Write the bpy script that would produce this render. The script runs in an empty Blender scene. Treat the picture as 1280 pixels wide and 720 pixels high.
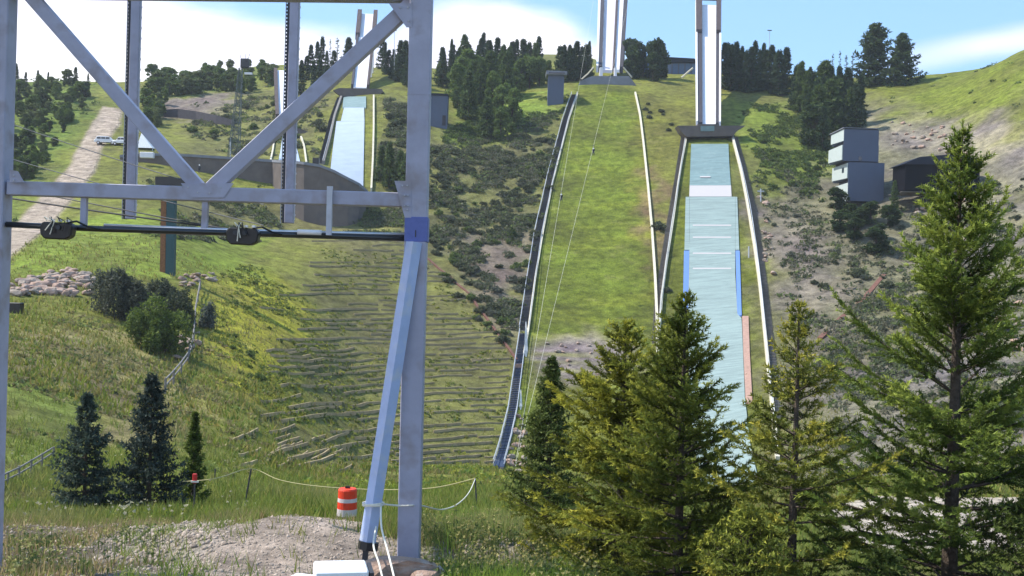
import bpy, math, random
import numpy as np
from mathutils import Vector, Matrix, Euler

R = math.radians
F = 1372.0                      # focal length in pixels of a 1280-wide frame
ROLL = R(1.7)
CR, SR = math.cos(ROLL), math.sin(ROLL)
CAMZ = 3.6
scene = bpy.context.scene
COL = scene.collection
rng = np.random.default_rng(7)
random.seed(7)

# ------------------------------------------------------------ pixel <-> world
def ray(u, v):
    xc = (u - 640.0) / F; yc = (360.0 - v) / F
    return xc * CR - yc * SR, xc * SR + yc * CR

def P(u, v, Y):
    dx, dz = ray(u, v)
    return Vector((dx * Y, Y, CAMZ + dz * Y))

# ------------------------------------------------------------ value noise
def _hash(ix, iy, s):
    n = (ix.astype(np.int64) * 374761393 + iy.astype(np.int64) * 668265263 + s * 1442695041) & 0x7fffffff
    n = ((n ^ (n >> 13)) * 1274126177) & 0x7fffffff
    return ((n ^ (n >> 16)) & 0xffff) / 65535.0

def vnoise(x, y, s=0):
    x = np.asarray(x, float); y = np.asarray(y, float)
    ix = np.floor(x); iy = np.floor(y)
    fx = x - ix; fy = y - iy
    fx = fx * fx * (3 - 2 * fx); fy = fy * fy * (3 - 2 * fy)
    a = _hash(ix, iy, s); b = _hash(ix + 1, iy, s); c = _hash(ix, iy + 1, s); d = _hash(ix + 1, iy + 1, s)
    return (a * (1 - fx) + b * fx) * (1 - fy) + (c * (1 - fx) + d * fx) * fy - 0.5

def fbm(x, y, s=0, o=4):
    t = 0; a = 1; n = 0
    for k in range(o):
        t = t + a * vnoise(np.asarray(x) * 2 ** k + 17 * k, np.asarray(y) * 2 ** k - 9 * k, s + k); n += a; a *= .5
    return t / n

# ------------------------------------------------------------ terrain table
PROF = {
 -350: [(900,9),(700,16),(640,35),(600,45),(520,58),(440,75),(400,95),(350,120),(280,175),(200,230),(130,300),(100,360)],
 0:    [(890,9.3),(690,16),(645,32),(600,42),(520,55),(440,72),(405,90),(388,105),(340,128),(270,185),(190,240),(130,300),(98,360)],
 100:  [(890,9.3),(690,16),(643,32),(600,45),(520,62),(440,84),(405,101),(386,112),(345,131),(270,185),(185,245),(130,300),(97,360)],
 200:  [(890,9.3),(680,16.5),(640,34),(600,48),(520,73),(440,100),(420,108),(400,118),(350,138),(270,185),(215,225),(190,240),(150,290),(97,345)],
 300:  [(890,9.3),(655,17.5),(645,33),(600,51),(560,67),(500,89),(440,113),(400,132),(350,160),(300,198),(230,226),(205,240),(130,310),(90,365),(83,420)],
 375:  [(890,9.3),(644,17.8),(648,22),(645,32),(605,62),(585,80),(500,110),(400,152),(300,203),(285,217.5),(279,222),(215,233),(205,240),(130,300),(92,350),(76,420)],
 450:  [(890,9.3),(664,17.5),(657,24),(651,31),(605,75),(585,105),(500,135),(400,170),(300,204),(288,217.5),(280,223),(240,234),(122,285),(100,325),(82,380)],
 490:  [(890,9.3),(672,17),(647,30),(605,78),(585,110),(500,138),(400,172),(300,210),(240,236),(122,285),(98,325),(80,380)],
 600:  [(890,9.3),(680,17),(645,28),(605,85),(585,120),(500,145),(400,178),(300,215),(200,258),(130,300),(92,350),(88,390),(62,560)],
 740:  [(890,9.3),(705,16),(660,22),(610,90),(590,120),(560,134),(480,152),(400,180),(300,215),(200,257),(112,300),(92,330),(84,390),(66,560)],
 890:  [(890,9.3),(740,15),(685,22),(640,60),(610,105),(585,128),(400,180),(300,212),(180,258),(168,266),(125,300),(95,335),(86,400)],
 1050: [(890,9.3),(765,14),(725,22),(700,38),(655,58),(620,80),(585,108),(450,150),(350,185),(260,222),(160,280),(120,310),(90,345)],
 1180: [(890,9.3),(765,14),(725,24),(700,40),(655,56),(620,76),(585,98),(450,140),(350,175),(250,215),(160,258),(110,290),(85,318)],
 1280: [(890,9.3),(770,13.5),(725,24),(700,40),(655,55),(600,80),(450,130),(350,160),(250,195),(160,228),(100,255),(54,285)],
 1640: [(890,9.3),(770,13.5),(725,24),(700,40),(655,55),(600,80),(450,118),(350,145),(250,175),(100,215),(20,250),(-25,290)],
}
NT, NL = 260, 520
TS = np.linspace(-0.80, 0.80, NT)
LS = np.linspace(math.log(3.0), math.log(900.0), NL)
def _table():
    cols = sorted(PROF)
    Ys = np.exp(LS)
    tt = np.zeros((len(cols), NL)); zz = np.zeros((len(cols), NL))
    for i, u in enumerate(cols):
        pts = [P(u, v, Y) for v, Y in PROF[u]]
        py = np.array([p.y for p in pts]); pz = np.array([p.z for p in pts]); pt = np.array([p.x / p.y for p in pts])
        z = np.interp(Ys, py, pz); t = np.interp(Ys, py, pt)
        k = np.exp(-0.5 * (np.arange(-12, 13) / 2.2) ** 2); k /= k.sum()
        z = np.convolve(np.pad(z, 12, mode='edge'), k, 'valid')
        tt[i] = t; zz[i] = z
    tab = np.zeros((NT, NL))
    for j in range(NL):
        tab[:, j] = np.interp(TS, tt[:, j], zz[:, j])
    k = np.exp(-0.5 * (np.arange(-8, 9) / 2.2) ** 2); k /= k.sum()
    tab = np.apply_along_axis(lambda r: np.convolve(np.pad(r, 8, mode='edge'), k, 'valid'), 0, tab)
    return tab
TAB = _table()
def base_z(t, Y):
    a = (np.clip(t, TS[0], TS[-1]) - TS[0]) / (TS[1] - TS[0])
    b = (np.log(np.clip(Y, 3.0, 900.0)) - LS[0]) / (LS[1] - LS[0])
    i = np.clip(np.floor(a).astype(int), 0, NT - 2); j = np.clip(np.floor(b).astype(int), 0, NL - 2)
    a = a - i; b = b - j
    return (TAB[i, j] * (1 - a) + TAB[i + 1, j] * a) * (1 - b) + (TAB[i, j + 1] * (1 - a) + TAB[i + 1, j + 1] * a) * b

def smooth_h(x, y):
    x = np.asarray(x, float); y = np.asarray(y, float)
    ys = np.maximum(y, 3.0)
    z = base_z(x / ys, ys)
    return z

def cast(u, v, h, y0=4.0, y1=880.0, n=2600):
    dx, dz = ray(u, v)
    Y = np.geomspace(y0, y1, n)
    zr = CAMZ + dz * Y
    hh = h(dx * Y, Y)
    k = np.argmax(hh >= zr)
    if hh[k] < zr[k]: k = n - 1
    if k == 0: k = 1
    a = zr[k - 1] - hh[k - 1]; b = hh[k] - zr[k]
    f = a / (a + b) if a + b > 1e-9 else 0.5
    Yc = Y[k - 1] + (Y[k] - Y[k - 1]) * f
    return dx * Yc, Yc

def wpoly(pts, sub=5):
    out = []
    n = len(pts)
    for i in range(n):
        (u0, v0), (u1, v1) = pts[i], pts[(i + 1) % n]
        for k in range(sub):
            s = k / sub
            out.append(cast(u0 + (u1 - u0) * s, v0 + (v1 - v0) * s, smooth_h))
    return np.array(out)

def in_poly(poly, x, y):
    c = np.zeros(x.shape, bool)
    n = len(poly)
    for i in range(n):
        x0, y0 = poly[i]; x1, y1 = poly[(i + 1) % n]
        if y0 == y1: continue
        m = ((y0 > y) != (y1 > y)) & (x < (x1 - x0) * (y - y0) / (y1 - y0) + x0)
        c ^= m
    return c

def soft(poly, x, y, w):
    """soft membership of a ground polygon given in metres, w = feather width (array)"""
    res = np.zeros(x.shape)
    mnx, mny = poly.min(0); mxx, mxy = poly.max(0)
    W = np.max(w)
    sel = (x > mnx - W) & (x < mxx + W) & (y > mny - W) & (y < mxy + W)
    if not sel.any(): return res
    xs, ys_ = x[sel], y[sel]
    d = np.full(xs.shape, 1e9)
    n = len(poly)
    for i in range(n):
        ax, ay = poly[i]; bx, by = poly[(i + 1) % n]
        ex, ey = bx - ax, by - ay
        L = ex * ex + ey * ey + 1e-12
        s = np.clip(((xs - ax) * ex + (ys_ - ay) * ey) / L, 0, 1)
        d = np.minimum(d, np.hypot(xs - ax - s * ex, ys_ - ay - s * ey))
    d = np.where(in_poly(poly, xs, ys_), d, -d)
    ww = w[sel] if np.ndim(w) else w
    v = np.clip(0.5 + d / ww, 0, 1)
    res[sel] = v * v * (3 - 2 * v)
    return res

# name: (polygon in reference pixels, colour, roughness of the relief, feather in metres at 100 m)
G_OL = (.135,.150,.042)
ZONES = [
 ('left_wood',   [(0,95),(110,95),(125,140),(95,185),(60,225),(0,300)], (.09,.13,.032), .6, 4),
 ('crest_wood',  [(180,95),(330,80),(350,115),(290,130),(210,125),(180,160)], (.11,.14,.04), .6, 4),
 ('ledge_soil',  [(205,122),(300,118),(315,165),(250,152),(200,148)], (.20,.165,.13), .5, 2),
 ('scrub_left',  [(230,165),(350,100),(415,125),(400,200),(330,200),(240,195)], (.135,.14,.055), .6, 4),
 ('lower_brown', [(180,225),(520,262),(500,310),(330,308),(250,290)], (.15,.145,.06), .3, 4),
 ('scrub_mid',   [(470,120),(545,125),(560,165),(640,150),(712,125),(690,225),(660,360),(640,450),(600,420),(535,330),(520,240),(475,235)], (.125,.125,.055), .9, 4),
 ('soil_mid',    [(540,305),(600,285),(668,300),(655,420),(640,450),(590,400)], (.17,.135,.10), .8, 4),
 ('meadow_mid',  [(545,165),(600,140),(700,112),(712,122),(680,160),(640,178),(580,195)], (.14,.20,.042), .3, 3),
 ('terrace',     [(400,300),(525,318),(560,345),(645,450),(625,585),(480,590),(350,575),(365,480),(350,400)], (.135,.135,.05), .25, 4),
 ('flowers',     [(275,350),(330,340),(385,400),(375,470),(360,530),(300,500),(270,440)], (.245,.245,.035), .3, 4),
 ('grass_low',   [(20,300),(110,270),(180,265),(330,300),(330,345),(240,345),(120,340),(10,350)], (.15,.205,.04), .3, 3),
 ('mound',       [(20,420),(120,405),(200,430),(235,500),(220,560),(60,560),(0,520),(0,440)], (.23,.195,.085), .4, 3),
 ('mound_green', [(0,480),(60,470),(110,520),(90,600),(0,600)], (.13,.165,.05), .3, 3),
 ('landing',     [(722,100),(795,112),(812,200),(822,330),(820,410),(760,600),(625,590),(652,440),(672,300),(692,220)], (.095,.126,.023), .06, 2),
 ('landing_bare',[(672,415),(740,408),(800,420),(800,480),(690,480),(664,450)], (.24,.205,.165), .3, 3),
 ('landing_low', [(660,470),(780,470),(800,600),(640,600)], (.125,.14,.035), .2, 3),
 ('gap',         [(800,120),(850,140),(852,180),(838,260),(822,380),(810,260)], (.125,.13,.03), .15, 3),
 ('gap_soil',    [(808,215),(822,215),(826,300),(822,340),(812,300)], (.20,.13,.07), .1, 2),
 ('jump_grass',  [(858,166),(916,166),(936,250),(952,380),(975,560),(965,600),(800,600),(820,420),(838,280)], (.095,.115,.020), .05, 2),
 ('right_slope', [(960,130),(1100,125),(1280,115),(1280,600),(980,600),(955,400),(940,280)], (.14,.132,.09), .9, 5),
 ('right_grass', [(918,130),(1000,130),(1040,190),(1030,240),(960,235),(930,200)], (.12,.16,.035), .4, 3),
 ('right_dirt',  [(955,260),(1030,270),(1030,330),(1060,380),(1000,400),(960,330)], (.19,.16,.125), .6, 3),
 ('right_hill',  [(1095,105),(1200,88),(1290,45),(1290,150),(1190,150),(1120,138)], (.110,.140,.028), .3, 4),
 ('grey_scree',  [(1095,150),(1290,160),(1290,230),(1215,200),(1110,180)], (.235,.21,.165), .8, 4),
 ('grey_cut',    [(1215,230),(1290,210),(1290,470),(1160,470),(1180,330)], (.175,.162,.13), .9, 4),
 ('grey_toe',    [(1040,470),(1150,430),(1290,470),(1290,600),(1060,600)], (.17,.158,.135), .6, 3),
 ('toe_grass',   [(1040,595),(1290,580),(1290,622),(1040,628)], (.11,.15,.03), .3, 2),
]
ZP = {n: wpoly(p) for n, p, c, r, f in ZONES}
road_poly = wpoly([(128,133),(153,136),(150,155),(128,185),(118,215),(95,245),(60,285),(10,325),(-60,345),(-60,320),(0,295),(45,255),(88,205),(112,160)])
gravel_poly = wpoly([(1030,640),(1080,622),(1300,622),(1320,702),(1070,698)])
dirt_poly = wpoly([(110,745),(200,706),(278,664),(335,649),(375,646),(425,652),(500,676),(540,760)])
dirt2_poly = wpoly([(140,692),(175,664),(225,652),(305,651),(285,672),(225,700)])
weed_poly = wpoly([(-60,665),(180,652),(300,655),(280,690),(150,760),(-60,760)])
gravel2_poly = wpoly([(500,690),(580,668),(690,640),(700,690),(600,740),(520,740)])
_rail = wpoly([(718,100),(798,112),(812,200),(822,330),(820,400),(836,380),(842,280),(858,160),(920,160),(940,260),(955,370),(968,460),(985,600),(800,605),(620,590),(640,500),(655,420),(672,300),(690,230)])
_rail3 = wpoly([(412,112),(485,112),(470,238),(398,222)])
flat_polys = [_rail, _rail3]

def relief(x, y):
    r = np.full(np.shape(x), 0.3)
    for n, p, c, rr, f in ZONES:
        m = soft(ZP[n], x, y, 8.0)
        r = r * (1 - m) + rr * m
    m = soft(road_poly, x, y, 6.0); r = r * (1 - m) + 0.02 * m
    m = soft(gravel_poly, x, y, 4.0); r = r * (1 - m) + 0.05 * m
    for pl in flat_polys:
        m = soft(pl, x, y, 5.0); r = r * (1 - m) + 0.03 * m
    return r

def height(x, y):
    x = np.asarray(x, float); y = np.asarray(y, float)
    sh = np.shape(x)
    x = np.atleast_1d(x).ravel(); y = np.atleast_1d(y).ravel()
    z = smooth_h(x, y)
    rl = relief(x, y)
    big = fbm(x / 14, y / 14, 3, 3) * 3.2 * rl
    mid = fbm(x / 3.5, y / 3.5, 11, 3) * 1.3 * rl
    far = np.clip((y - 45) / 60, 0, 1)
    near = np.clip(1 - (y - 30) / 30, 0, 1)
    z = z + (big + mid) * far + near * (fbm(x / 2.2, y / 2.2, 5, 4) * .45 + fbm(x / .5, y / .5, 9, 3) * .07)
    z = z - 0.4 * np.exp(-((x / 2.5) ** 2 + (y / 2.5) ** 2))
    return z.reshape(sh) if sh else float(z[0])

def ground(u, v, y0=5.0):
    x, y = cast(u, v, height, y0=y0, n=900)
    return Vector((x, y, float(height(x, y))))
def gz(x, y): return float(height(x, y))

# ------------------------------------------------------------ materials
def srgb(r, g, b):
    f = lambda c: ((c / 255) / 12.92 if c / 255 <= .04045 else ((c / 255 + .055) / 1.055) ** 2.4)
    return (f(r), f(g), f(b))

def mat(name, col, rough=.8, metal=0.0, var=.18, scale=6.0, bump=0.0, bscale=None, attr=False, trans=0.0, spec=.3, coord='Object', dirt=None, stretch=None):
    m = bpy.data.materials.new(name); m.use_nodes = True
    nt = m.node_tree; N = nt.nodes; L = nt.links
    b = N['Principled BSDF']; out = N['Material Output']
    b.inputs['Roughness'].default_value = rough; b.inputs['Metallic'].default_value = metal
    b.inputs['Specular IOR Level'].default_value = spec
    tc = N.new('ShaderNodeTexCoord')
    no = N.new('ShaderNodeTexNoise'); no.inputs['Scale'].default_value = scale; no.inputs['Detail'].default_value = 8; no.inputs['Roughness'].default_value = .65
    if stretch:
        mpp = N.new('ShaderNodeMapping'); mpp.inputs['Scale'].default_value = stretch; L.new(tc.outputs[coord], mpp.inputs['Vector']); L.new(mpp.outputs[0], no.inputs['Vector'])
    else: L.new(tc.outputs[coord], no.inputs['Vector'])
    mr = N.new('ShaderNodeMapRange'); mr.inputs[1].default_value = .3; mr.inputs[2].default_value = .7
    mr.inputs[3].default_value = 1 - var; mr.inputs[4].default_value = 1 + var
    L.new(no.outputs['Fac'], mr.inputs[0])
    mx = N.new('ShaderNodeVectorMath'); mx.operation = 'SCALE'
    if attr:
        at = N.new('ShaderNodeAttribute'); at.attribute_name = 'Col'; L.new(at.outputs['Color'], mx.inputs[0])
    else:
        mx.inputs[0].default_value = col[:3]
    L.new(mr.outputs[0], mx.inputs['Scale'])
    src = mx.outputs[0]
    if dirt:
        n2 = N.new('ShaderNodeTexNoise'); n2.inputs['Scale'].default_value = dirt[1]; n2.inputs['Detail'].default_value = 6
        L.new(tc.outputs[coord], n2.inputs['Vector'])
        r2 = N.new('ShaderNodeMapRange'); r2.inputs[1].default_value = .52; r2.inputs[2].default_value = .68; r2.inputs[4].default_value = dirt[2]
        L.new(n2.outputs['Fac'], r2.inputs[0])
        mm = N.new('ShaderNodeMix'); mm.data_type = 'RGBA'
        L.new(r2.outputs[0], mm.inputs['Factor']); L.new(src, mm.inputs['A']); mm.inputs['B'].default_value = (*dirt[0], 1)
        src = mm.outputs['Result']
    L.new(src, b.inputs['Base Color'])
    if bump:
        nb = N.new('ShaderNodeTexNoise'); nb.inputs['Scale'].default_value = bscale or scale * 3; nb.inputs['Detail'].default_value = 6
        L.new(tc.outputs[coord], nb.inputs['Vector'])
        bp = N.new('ShaderNodeBump'); bp.inputs['Strength'].default_value = bump; bp.inputs['Distance'].default_value = .05
        L.new(nb.outputs['Fac'], bp.inputs['Height']); L.new(bp.outputs[0], b.inputs['Normal'])
    if trans:
        tr = N.new('ShaderNodeBsdfTranslucent'); L.new(src, tr.inputs['Color'])
        ms = N.new('ShaderNodeMixShader'); ms.inputs[0].default_value = trans
        L.new(b.outputs[0], ms.inputs[1]); L.new(tr.outputs[0], ms.inputs[2]); L.new(ms.outputs[0], out.inputs['Surface'])
    return m

M = {}
M['leaf'] = mat('foliage', (0,0,0), .6, var=.3, scale=3, attr=True, trans=.35, spec=.2)
M['needle'] = mat('needles', (0,0,0), .55, var=.3, scale=2.5, attr=True, trans=.28, spec=.1)
M['grass'] = mat('grass_blades', (0,0,0), .6, var=.2, scale=1, attr=True, trans=.4, spec=.2)
M['bark'] = mat('bark', (.085,.065,.05), .9, var=.4, scale=14, bump=.6)
M['lav'] = mat('lavender_grey_paint', (.37,.365,.455), .5, var=.12, scale=2.2, spec=.35, dirt=((.25,.21,.20), 3.0, .6), bump=.05)
M['lav_pale'] = mat('pale_galvanised', (.50,.50,.55), .5, var=.1, scale=5, dirt=((.3,.27,.25), 6.0, .4))
M['strut'] = mat('light_blue_paint', (.42,.50,.72), .4, var=.10, scale=3, spec=.5, dirt=((.60,.60,.62), 5, .5))
M['tape'] = mat('blue_tape', (.12,.15,.38), .5, var=.1, scale=14)
M['black'] = mat('black_rubber', (.012,.012,.014), .35, var=.3, scale=20, spec=.5)
M['blackm'] = mat('black_pipe', (.02,.02,.022), .28, var=.3, scale=8, spec=.7)
M['steel'] = mat('bright_steel', (.65,.66,.68), .35, .8, var=.1)
M['dark_steel'] = mat('dark_steel', (.06,.062,.07), .5, .3, var=.2)
M['rope'] = mat('pale_rope', (.72,.68,.58), .8, var=.1, scale=30)
M['yrope'] = mat('yellow_rope', (.40,.36,.18), .8, var=.15, scale=30)
M['orange'] = mat('orange_plastic', (.78,.055,.02), .5, var=.08, scale=6, dirt=((.35,.08,.05), 9, .3))
M['refl'] = mat('white_reflective', (.62,.55,.55), .5, var=.08)
M['rubber'] = mat('brown_rubber', (.10,.07,.06), .8)
M['conc'] = mat('grey_concrete', (.21,.22,.25), .85, var=.15, scale=.5, dirt=((.11,.11,.12), .35, .5), bump=.3, bscale=6)
M['conc_d'] = mat('dark_concrete_and_wall_shade', (.135,.112,.10), .85, var=.2, scale=.4, dirt=((.07,.07,.08), .3, .5))  # on the curved wall: shade of the face put into the colour
M['white'] = mat('white_panel', (.80,.78,.80), .5, var=.05, scale=.6)
M['white_slab'] = mat('white_slab', (.85,.86,.88), .4, var=.03)
M['pinkish'] = mat('pale_track', (.74,.68,.70), .5, var=.06, scale=.8)
M['dkwall'] = mat('dark_wall', (.055,.05,.06), .8, var=.25, scale=1.2)
M['brnwall'] = mat('brown_wall', (.075,.055,.055), .8, var=.25, scale=1.2)
M['mat_up'] = mat('aqua_mat', (.17,.25,.25), .6, var=.24, scale=1.0, stretch=(.12,1.6,1.6), dirt=((.24,.32,.31), .9, .5), bump=.2, bscale=10)
M['mat_lo'] = mat('pale_aqua_mat', (.235,.30,.28), .6, var=.24, scale=1.0, stretch=(.12,1.6,1.6), dirt=((.27,.34,.315), .7, .4), bump=.2, bscale=10)
M['mat_white'] = mat('white_mat', (.46,.43,.42), .7, var=.06)
M['mat_snow'] = mat('shiny_pale_mat', (.42,.47,.55), .32, var=.08, scale=.4, spec=.6)
M['mat_blue'] = mat('blue_mat', (.12,.22,.52), .6, var=.12)
M['mat_pink'] = mat('salmon_mat', (.36,.22,.165), .6, var=.2, scale=2)
M['plank'] = mat('weathered_plank', (.33,.29,.22), .85, var=.2, scale=1.2, bump=.2)
M['plank_w'] = mat('pale_plank', (.60,.55,.42), .8, var=.15, scale=1.2)
M['plank_g'] = mat('grey_plank', (.22,.20,.18), .85, var=.25, scale=1.2)
M['log'] = mat('terrace_timber', (.36,.28,.16), .9, var=.3, scale=1.0)
M['metal_rail'] = mat('galvanised_rail', (.50,.52,.55), .5, .3, var=.15)
M['stair'] = mat('dark_stair_tread', (.07,.075,.09), .8, var=.35, scale=2)
M['tower_f'] = mat('grey_siding_and_tower_shade', (.09,.11,.165), .6, var=.05, scale=.5, dirt=((.09,.11,.16), .4, .4))
M['tower_s'] = mat('sunlit_tower_siding', (.46,.52,.50), .6, var=.06, scale=.8, dirt=((.33,.36,.35), .8, .4))  # same tower, paler: sunlight on its left side put into the colour
M['glass'] = mat('dark_glass', (.02,.03,.05), .1, spec=.8)
M['glassb'] = mat('blue_tinted_glass', (.10,.16,.28), .15, spec=.8)
M['blackw'] = mat('shaded_black_siding', (.008,.008,.012), .95, var=.3, spec=.02)  # near black because the cabin's shade is put into the colour
M['lat'] = mat('dull_green_lattice', (.10,.12,.11), .6, var=.3)
M['roofing'] = mat('dark_blue_roofing', (.03,.034,.05), .9, spec=.05)  # darkened for the cabin roof, whose shade is put into the colour
M['rock'] = mat('pale_rock', (.31,.25,.20), .9, var=.3, scale=2.5, bump=.5, dirt=((.2,.16,.13), 1.5, .5))
M['rock2'] = mat('warm_rock', (.36,.24,.18), .9, var=.3, scale=2.5, bump=.5, dirt=((.40,.36,.32), 1.5, .6))
M['carwhite'] = mat('white_car_paint', (.75,.75,.76), .3, spec=.6, var=.03)
M['rust'] = mat('rusty_red_board', (.15,.07,.05), .85, var=.3, scale=2)
M['cloth_w'] = mat('white_cloth', (.8,.8,.8), .8)
M['cloth_y'] = mat('yellow_cloth', (.65,.55,.12), .8)
M['cloth_d'] = mat('dark_cloth', (.03,.035,.05), .8)
M['skin'] = mat('skin', (.45,.28,.2), .6)
M['teal'] = mat('dark_teal_paint', (.025,.075,.085), .5, var=.2)
M['bluetex'] = mat('faded_blue_sheet', (.045,.07,.13), .8, var=.3)
M['orust'] = mat('orange_brown_wood', (.24,.105,.045), .85, var=.3)
M['red'] = mat('red_plastic', (.55,.03,.03), .5)

# ground material
def ground_mat():
    m = bpy.data.materials.new('ground_earth_and_grass'); m.use_nodes = True
    nt = m.node_tree; N = nt.nodes; L = nt.links
    b = N['Principled BSDF']; b.inputs['Roughness'].default_value = .95; b.inputs['Specular IOR Level'].default_value = .1
    at = N.new('ShaderNodeAttribute'); at.attribute_name = 'Col'
    tc = N.new('ShaderNodeTexCoord')
    def noise(s, d=8, r=.7):
        n = N.new('ShaderNodeTexNoise'); n.inputs['Scale'].default_value = s; n.inputs['Detail'].default_value = d; n.inputs['Roughness'].default_value = r
        L.new(tc.outputs['Object'], n.inputs['Vector']); return n.outputs['Fac']
    def rng_(f, a, b_, c, d):
        r = N.new('ShaderNodeMapRange'); r.inputs[1].default_value = a; r.inputs[2].default_value = b_; r.inputs[3].default_value = c; r.inputs[4].default_value = d
        L.new(f, r.inputs[0]); return r.outputs[0]
    f1 = rng_(noise(.55), .33, .67, .50, 1.50)
    f2 = rng_(noise(4.0, 10, .75), .34, .66, .60, 1.40)
    mu = N.new('ShaderNodeMath'); mu.operation = 'MULTIPLY'; L.new(f1, mu.inputs[0]); L.new(f2, mu.inputs[1])
    sc = N.new('ShaderNodeVectorMath'); sc.operation = 'SCALE'; L.new(at.outputs['Color'], sc.inputs[0]); L.new(mu.outputs[0], sc.inputs['Scale'])
    # patches of dry straw and of bare soil
    p1 = rng_(noise(.22, 9, .72), .56, .66, 0, .45)
    mx = N.new('ShaderNodeMix'); mx.data_type = 'RGBA'; L.new(p1, mx.inputs['Factor']); L.new(sc.outputs[0], mx.inputs['A'])
    hs = N.new('ShaderNodeHueSaturation'); hs.inputs['Hue'].default_value = .46; hs.inputs['Saturation'].default_value = .8; hs.inputs['Value'].default_value = 1.25
    L.new(sc.outputs[0], hs.inputs['Color']); L.new(hs.outputs[0], mx.inputs['B'])
    p2 = rng_(noise(1.3, 10, .8), .60, .68, 0, .55)
    m2 = N.new('ShaderNodeMix'); m2.data_type = 'RGBA'; L.new(p2, m2.inputs['Factor']); L.new(mx.outputs['Result'], m2.inputs['A'])
    h2 = N.new('ShaderNodeHueSaturation'); h2.inputs['Saturation'].default_value = .75; h2.inputs['Value'].default_value = .45
    L.new(mx.outputs['Result'], h2.inputs['Color']); L.new(h2.outputs[0], m2.inputs['B'])
    L.new(m2.outputs['Result'], b.inputs['Base Color'])
    bp = N.new('ShaderNodeBump'); bp.inputs['Strength'].default_value = .9; bp.inputs['Distance'].default_value = .35
    L.new(noise(2.2, 10, .75), bp.inputs['Height']); L.new(bp.outputs[0], b.inputs['Normal'])
    return m
M['ground'] = ground_mat()

def path_mat(name, col):
    m = mat(name, col, .95, var=.22, scale=.7, bump=.6, bscale=6, spec=.1, dirt=((col[0]*.7, col[1]*.68, col[2]*.62), 1.4, .7))
    return m
M['road'] = path_mat('tan_gravel_road', (.40,.345,.29))
M['gravel'] = path_mat('pale_gravel', (.46,.41,.36))

# ------------------------------------------------------------ object helpers
def tag(o, label=None, cat=None, group=None, kind=None):
    if label: o['label'] = label
    if cat: o['category'] = cat
    if group: o['group'] = group
    if kind: o['kind'] = kind
    return o

def empty(name, loc=(0,0,0), rz=0.0):
    o = bpy.data.objects.new(name, None); COL.objects.link(o)
    o.location = loc; o.rotation_euler = (0, 0, rz); o.empty_display_size = .3
    return o

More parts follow.
